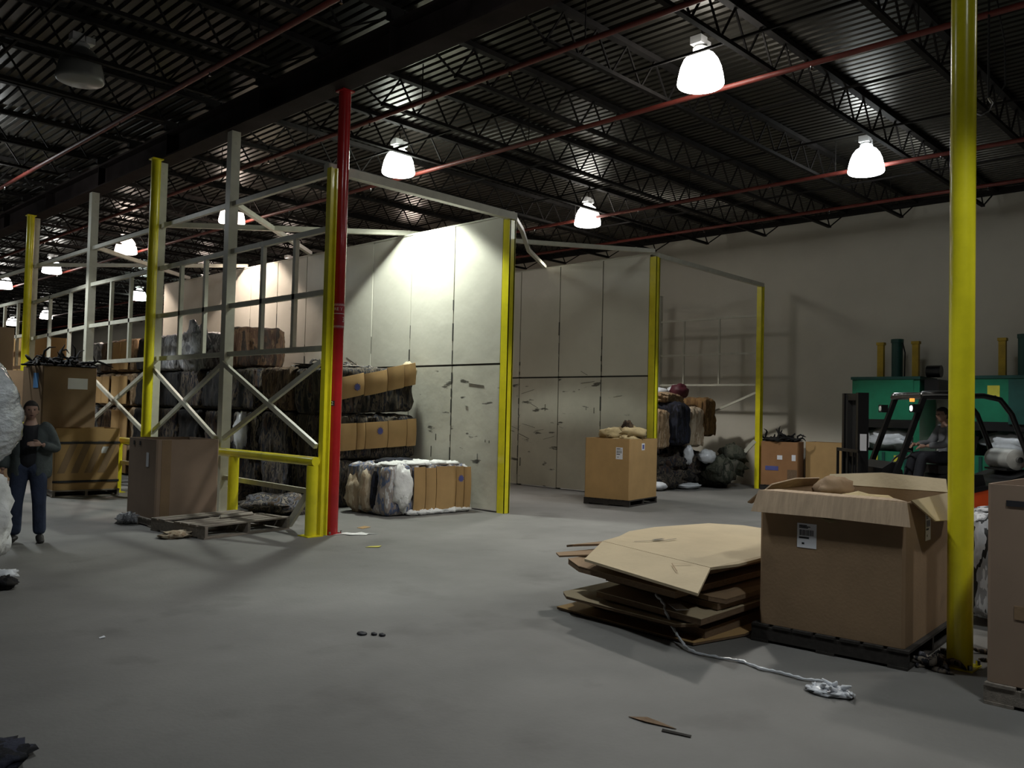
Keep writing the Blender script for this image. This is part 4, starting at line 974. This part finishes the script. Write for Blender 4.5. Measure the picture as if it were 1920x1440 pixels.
def person(lab, loc, rz, J, mats, face, hands, hair_style, clothes):
    t = thing('person', lab, 'person', loc, rz)
    V = {k: Vector(v) for k, v in J.items()}
    parts = []
    parts.append(chain([V['pelvis'], V['waist'], V['chest'], V['collar'], V['neck'], V['headb']], [(.15, .115), (.135, .105), (.165, .115), (.13, .09), (.055, .058), (.06, .06)], 2))
    for s in 'LR':
        parts.append(chain([V['collar'] + (V['sh' + s] - V['collar']) * .4, V['sh' + s], (V['sh' + s] + V['el' + s]) / 2, V['el' + s], (V['el' + s] + V['wr' + s]) / 2, V['wr' + s]], [.07, .062, .05, .042, .04, .028], 2))
        parts.append(chain([V['pelvis'], V['hip' + s], (V['hip' + s] + V['kn' + s]) / 2, V['kn' + s], V['kn' + s].lerp(V['an' + s], .4), V['an' + s]], [.10, .098, .082, .06, .056, .038], 2))
        parts += hand_mb(V['wr' + s], *hands[s])
    hm2 = head_mb(V['head'], face); parts.append(hm2)
    link('body', merge_remesh(parts, .009, 'body', 'skin'), t)
    f = Vector((face[0], face[1], 0)).normalized(); sd = Vector((-f.y, f.x, 0)); hc = V['head']
    for s in (-1, 1): MB().blob(hc + f * .083 + sd * s * .030 + Vector((0, 0, .012)), (.010, .010, .007), 0, 1, 1, 10, 8).build('eye', 'eye', t)
    MB().blob(hc + f * .094 + Vector((0, 0, -.056)), (.010, .022, .005), 0, 1, 1, 10, 6).build('mouth', 'maroon', t)
    hv = MB().blob((0, 0, 0), (.108, .086, .118), .04, 6, 3, 26, 18)
    nv_ = []
    for v in hv.v:
        v = Vector(v); 
        lim = .055 if v.x > .035 else (-.01 if v.x > -.02 else -.06)
        if v.z < lim: v = Vector((v.x * .80, v.y * .80, max(v.z, lim - .01)))
        nv_.append(hc + f * (v.x - .006) + sd * v.y + Vector((0, 0, v.z + .008)))
    hv.v = [tuple(v) for v in nv_]; hv.build('hair', hair_style, t)
    # clothes
    top = [chain([V['pelvis'] + Vector((0, 0, -.05)), V['waist'], V['chest'], V['collar'], V['collar'].lerp(V['neck'], .35)], [(.172, .135), (.160, .125), (.185, .135), (.15, .11), (.085, .085)], 2)]
    link('shirt', merge_remesh(top, .014, 'shirt', mats['shirt']), t)
    legs = []
    for s in 'LR':
        legs.append(chain([V['pelvis'] + Vector((0, 0, .06)), V['hip' + s], (V['hip' + s] + V['kn' + s]) / 2, V['kn' + s], V['kn' + s].lerp(V['an' + s], .5), V['an' + s] + Vector((0, 0, -.01))], [(.165, .13), .118, .10, .082, .080, .078], 2))
    link('trousers', merge_remesh(legs, .014, 'trousers', mats['trousers']), t)
    MB().tube([], .01) if False else None
    sl = []
    for s in 'LR':
        e1 = V['wr' + s].lerp(V['el' + s], .08 if clothes == 'jacket' else .62 if False else .1)
        sl.append(chain([V['collar'] + (V['sh' + s] - V['collar']) * .45, V['sh' + s], (V['sh' + s] + V['el' + s]) / 2, V['el' + s], (V['el' + s] + e1) / 2, e1], [.10, .088, .076, .068, .060, .050], 2))
    if clothes == 'jacket':
        # open jacket: two front halves, a back, sleeves
        jk = list(sl)
        up = Vector((0, 0, 1)); bk = -f
        for s, sg_ in (('L', 1), ('R', -1)):
            w_ = Vector((0, sg_, 0))
            jk.append(chain([V['collar'] + w_ * .10 + Vector((-.02, 0, .02)), V['chest'] + w_ * .145, V['waist'] + w_ * .145, V['pelvis'] + w_ * .15 + Vector((0, 0, -.06)), V['pelvis'] + w_ * .15 + Vector((0, 0, -.16))], [(.09, .10), (.13, .075), (.14, .07), (.145, .07), (.14, .06)], 2))
        jk.append(chain([V['collar'] + Vector((-.06, 0, .03)), V['chest'] + Vector((-.085, 0, 0)), V['waist'] + Vector((-.075, 0, 0)), V['pelvis'] + Vector((-.075, 0, -.15))], [(.09, .13), (.08, .16), (.08, .15), (.08, .16)], 2))
        link('jacket', merge_remesh(jk, .014, 'jacket', mats['jacket']), t)
    else:
        link('sleeves', merge_remesh(sl, .014, 'sleeves', mats['jacket']), t)
    for s in 'LR':
        a = V['an' + s]; dr = Vector(J.get('foot' + s, (1, 0, 0))).normalized()
        b = MB(); 
        sh = [chain([a + Vector((0, 0, -.0)), a + dr * .03 + Vector((0, 0, -.045)), a + dr * .11 + Vector((0, 0, -.062)), a + dr * .19 + Vector((0, 0, -.066))], [.052, (.05, .045), (.048, .034), (.036, .024)], 2), chain([a + Vector((0, 0, -.02)), a - dr * .05 + Vector((0, 0, -.06))], [.048, (.038, .032)], 2)]
        me_ = merge_remesh(sh, .008, 'shoe', 'shoe'); link('shoe', me_, t)
    return t
# standing man: local +x faces toward the camera's right-front
std = dict(pelvis=(0, 0, .90), waist=(0, 0, 1.06), chest=(.01, 0, 1.27), collar=(0, 0, 1.40), neck=(.01, 0, 1.46), headb=(.02, 0, 1.52), head=(.035, 0, 1.575),
           shL=(0, .185, 1.37), elL=(-.02, .285, 1.10), wrL=(.19, .15, 1.18), shR=(0, -.185, 1.37), elR=(-.04, -.26, 1.09), wrR=(.06, -.27, .86),
           hipL=(0, .10, .86), knL=(.03, .125, .48), anL=(.0, .14, .088), hipR=(0, -.10, .86), knR=(.03, -.12, .48), anR=(.0, -.13, .088), footL=(1, .25, 0), footR=(1, -.3, 0))
person('standing man in open grey jacket and jeans, hand raised to his chest', (3.30, 11.29, 0), R(-115), std,
       dict(shirt='shirt', trousers='jeans', jacket='jacket'), (1, .25, 0),
       {'L': ((.55, -.8, .08), (-.5, -.5, -.3), (0, 0, 1), .55), 'R': ((.1, 0, -1), (.2, 1, 0), (1, 0, 0), .4)}, 'hair', 'jacket')

# ------------------------------------------------------------------ forklift (local +x = forward)
fk = thing('forklift', 'orange and black forklift behind the torn box, its mast to the left', 'forklift', (13.0, 5.30, 0), R(134))
for s in (-1, 1):
    m_ = MB(); y = s * .27
    m_.box2((-.08, y - .04, .06), (.08, y + .04, 2.12)); o = m_.build('mast_channel', 'black', fk); 
    MB().box2((-.055, s * .19 - .03, .10), (.055, s * .19 + .03, 2.08)).build('inner_channel', 'blackm', o)
    MB().tube([(-.10, s * .16, .3), (-.10, s * .16, 1.95)], .035, 12).build('lift_cylinder', 'steel', fk)
for y in (-.09, -.03, .03, .09): MB().tube([(-.02, y, .2), (-.02, y, 2.05)], .022, 8).build('lift_chain', 'blackm', fk)
for z in (.35, 1.2, 2.06): MB().box2((-.05, -.24, z - .05), (.05, .24, z + .05)).build('mast_crossbar', 'black', fk)
ca_ = MB(); ca_.box2((.09, -.42, .28), (.13, .42, .38)); ca_.box2((.09, -.42, .62), (.13, .42, .72)); ca_.box2((.09, -.42, .72), (.12, -.38, 1.25)); ca_.box2((.09, .38, .72), (.12, .42, 1.25)); ca_.box2((.09, -.42, 1.22), (.12, .42, 1.27))
for y in (-.2, 0, .2): ca_.box2((.095, y - .015, .72), (.115, y + .015, 1.22))
ca_.build('carriage', 'black', fk)
for s in (-1, 1): f_ = MB(); f_.box2((.13, s * .25 - .05, .06), (.18, s * .25 + .05, .70)); f_.box2((.13, s * .25 - .05, .05), (1.15, s * .25 + .05, .09)); f_.build('fork', 'steel', fk)
MB().box2((-.09, .225, 1.30), (-.082, .315, 1.52)).build('mast_plate', 'label', fk)
q_ = MB().box2((-.05, .312, 1.25), (.05, .316, 1.5)); q_.build('mast_plate', 'label', fk)
MB().prism([(-.22, .22), (-.22, .62), (-.55, .66), (-.60, .48), (-1.15, .48), (-1.2, .62), (-1.9, .78), (-2.45, 1.0), (-2.62, .98), (-2.70, .7), (-2.66, .30), (-2.35, .22)], 1.02).build('chassis', 'orange', fk)
MB().prism([(-1.22, .60), (-1.22, .66), (-1.9, .82), (-2.46, 1.03), (-2.46, .99), (-1.9, .77)], 1.05).build('trim_strip', 'black', fk)
MB().prism([(-1.1, .50), (-1.1, .86), (-1.2, .92), (-1.75, .94), (-1.8, .75), (-1.3, .62)], .78).build('engine_cover', 'black', fk)
se = MB(); se.box((-1.40, 0, .99), (.48, .48, .12)); se.box((-1.66, 0, 1.26), (.12, .46, .52), Matrix.Rotation(R(-12), 3, 'Y')); se.build('seat', 'blackm', fk)
MB().prism([(-.25, .6), (-.25, 1.0), (-.40, 1.10), (-.55, .98), (-.62, .6)], .80).build('dashboard', 'black', fk)
sw = MB(); ring = [(math.cos(a) * .16, math.sin(a) * .16) for a in [2 * math.pi * i / 20 for i in range(21)]]
rt = Matrix.Rotation(R(35), 3, 'Y'); sw.tube([Vector((-.72, 0, 1.16)) + rt @ Vector((a, b, 0)) for a, b in ring], .014, 8, False); sw.tube([(-.72, 0, 1.16), (-.50, 0, .9)], .022, 8)
sw.tube([Vector((-.72, 0, 1.16)) + rt @ Vector((0, b, 0)) for b in (-.16, .16)], .010, 6); sw.build('steering_wheel', 'blackm', fk)
for s in (-1, 1):
    y = s * .47
    MB().bar((-.30, y, .60), (-.82, y, 2.06), .07, .07).build('front_pillar', 'black', fk)
    MB().tube([(-.78, y, 2.10), (-.80, y, 2.115), (-1.0, y, 2.125), (-1.35, y, 2.13), (-1.42, y, 2.12)], [.03, .045, .045, .045, .03], 14).build('roof_glint_rail', 'steel', fk)  # bright steel tube added to give the guard's top edge its glint
    MB().tube([(-.80, y, 2.08), (-1.7, y, 2.11), (-1.95, y, 2.06), (-2.12, y, 1.85), (-2.32, y, 1.35), (-2.42, y, .98)], .04, 12).build('rear_pillar', 'black', fk)
rf = MB(); 
for i in range(7): rf.tube([(-.86 - i * .17, -.47, 2.10), (-.86 - i * .17, .47, 2.10)], .022, 10)
rf.build('roof_bars', 'black', fk)
MB().tube([(-.80, -.50, 2.08), (-.80, .50, 2.08)], .042, 14).build('roof_front_bar', 'steel', fk)
MB().box((-1.25, .0, 2.135), (.72, .98, .012)).build('roof_plate', 'steel', fk)
for s in (-1, 1):
    hl = MB().box((-.66, s * .53, 1.90), (.10, .12, .12)); ho = hl.build('work_light', 'black', fk)
    MB().lathe([(0, .0), (.04, .0), (.045, -.01)], (0, 0, 0), 14).build('light_lens', 'headlight' if s > 0 else 'alu', ho, (-.606, s * .53, 1.90), (0, R(90), 0))
MB().box((-.60, .58, 2.02), (.05, .05, .05)).build('turn_lamp', 'indicator', fk)
tk = MB().tube([(-2.30, -.34, 1.17), (-2.30, -.30, 1.17), (-2.30, .30, 1.17), (-2.30, .34, 1.17)], [.10, .155, .155, .10], 20); tko = tk.build('gas_tank', 'tankwhite', fk)
MB().tube([(-2.30, .34, 1.17), (-2.30, .40, 1.17)], .045, 10).build('tank_valve', 'steel', tko)
MB().box2((-2.45, -.3, 1.0), (-2.15, .3, 1.03)).build('tank_cradle', 'black', fk)
def wheel(x, y, r_, w_):
    o = MB().lathe([(r_ * .55, -w_ / 2), (r_ * .95, -w_ / 2), (r_, -w_ / 2 + .03), (r_, w_ / 2 - .03), (r_ * .95, w_ / 2), (r_ * .55, w_ / 2), (r_ * .55, -w_ / 2)], n=28).build('wheel', 'blackm', fk, (x, y, r_ + .002), (R(90), 0, 0))
    MB().lathe([(0, -w_ / 2 + .03), (r_ * .54, -w_ / 2 + .03), (r_ * .54, w_ / 2 - .03), (0, w_ / 2 - .03)], n=20).build('hub', 'orange', o)
for s in (-1, 1): wheel(-.42, s * .50, .31, .2); wheel(-2.05, s * .48, .26, .17)
drv = dict(pelvis=(0, 0, .10), waist=(-.05, 0, .28), chest=(-.04, 0, .47), collar=(-.03, 0, .60), neck=(0, 0, .665), headb=(.02, 0, .72), head=(.045, 0, .775),
           shL=(-.03, .185, .57), elL=(.10, .25, .33), wrL=(.36, .14, .30), shR=(-.03, -.185, .57), elR=(.10, -.25, .33), wrR=(.38, -.12, .32),
           hipL=(.03, .10, .11), knL=(.42, .15, .14), anL=(.50, .15, -.27), hipR=(.03, -.10, .11), knR=(.42, -.14, .14), anR=(.52, -.14, -.27), footL=(1, 0, 0), footR=(1, 0, 0))
ax = Vector((math.cos(R(134)), math.sin(R(134)), 0))
person('seated driver in a grey shirt inside the forklift', tuple(Vector((13.0, 5.30, 1.04)) + ax * -1.38), R(134), drv,
       dict(shirt='greyshirt', trousers='darkpants', jacket='greyshirt'), (1, .2, 0),
       {'L': ((.9, -.3, -.1), (-.2, -.2, -1), (0, -1, 0), .9), 'R': ((.9, .3, -.1), (-.2, .2, -1), (0, 1, 0), .9)}, 'hair', 'shirt')
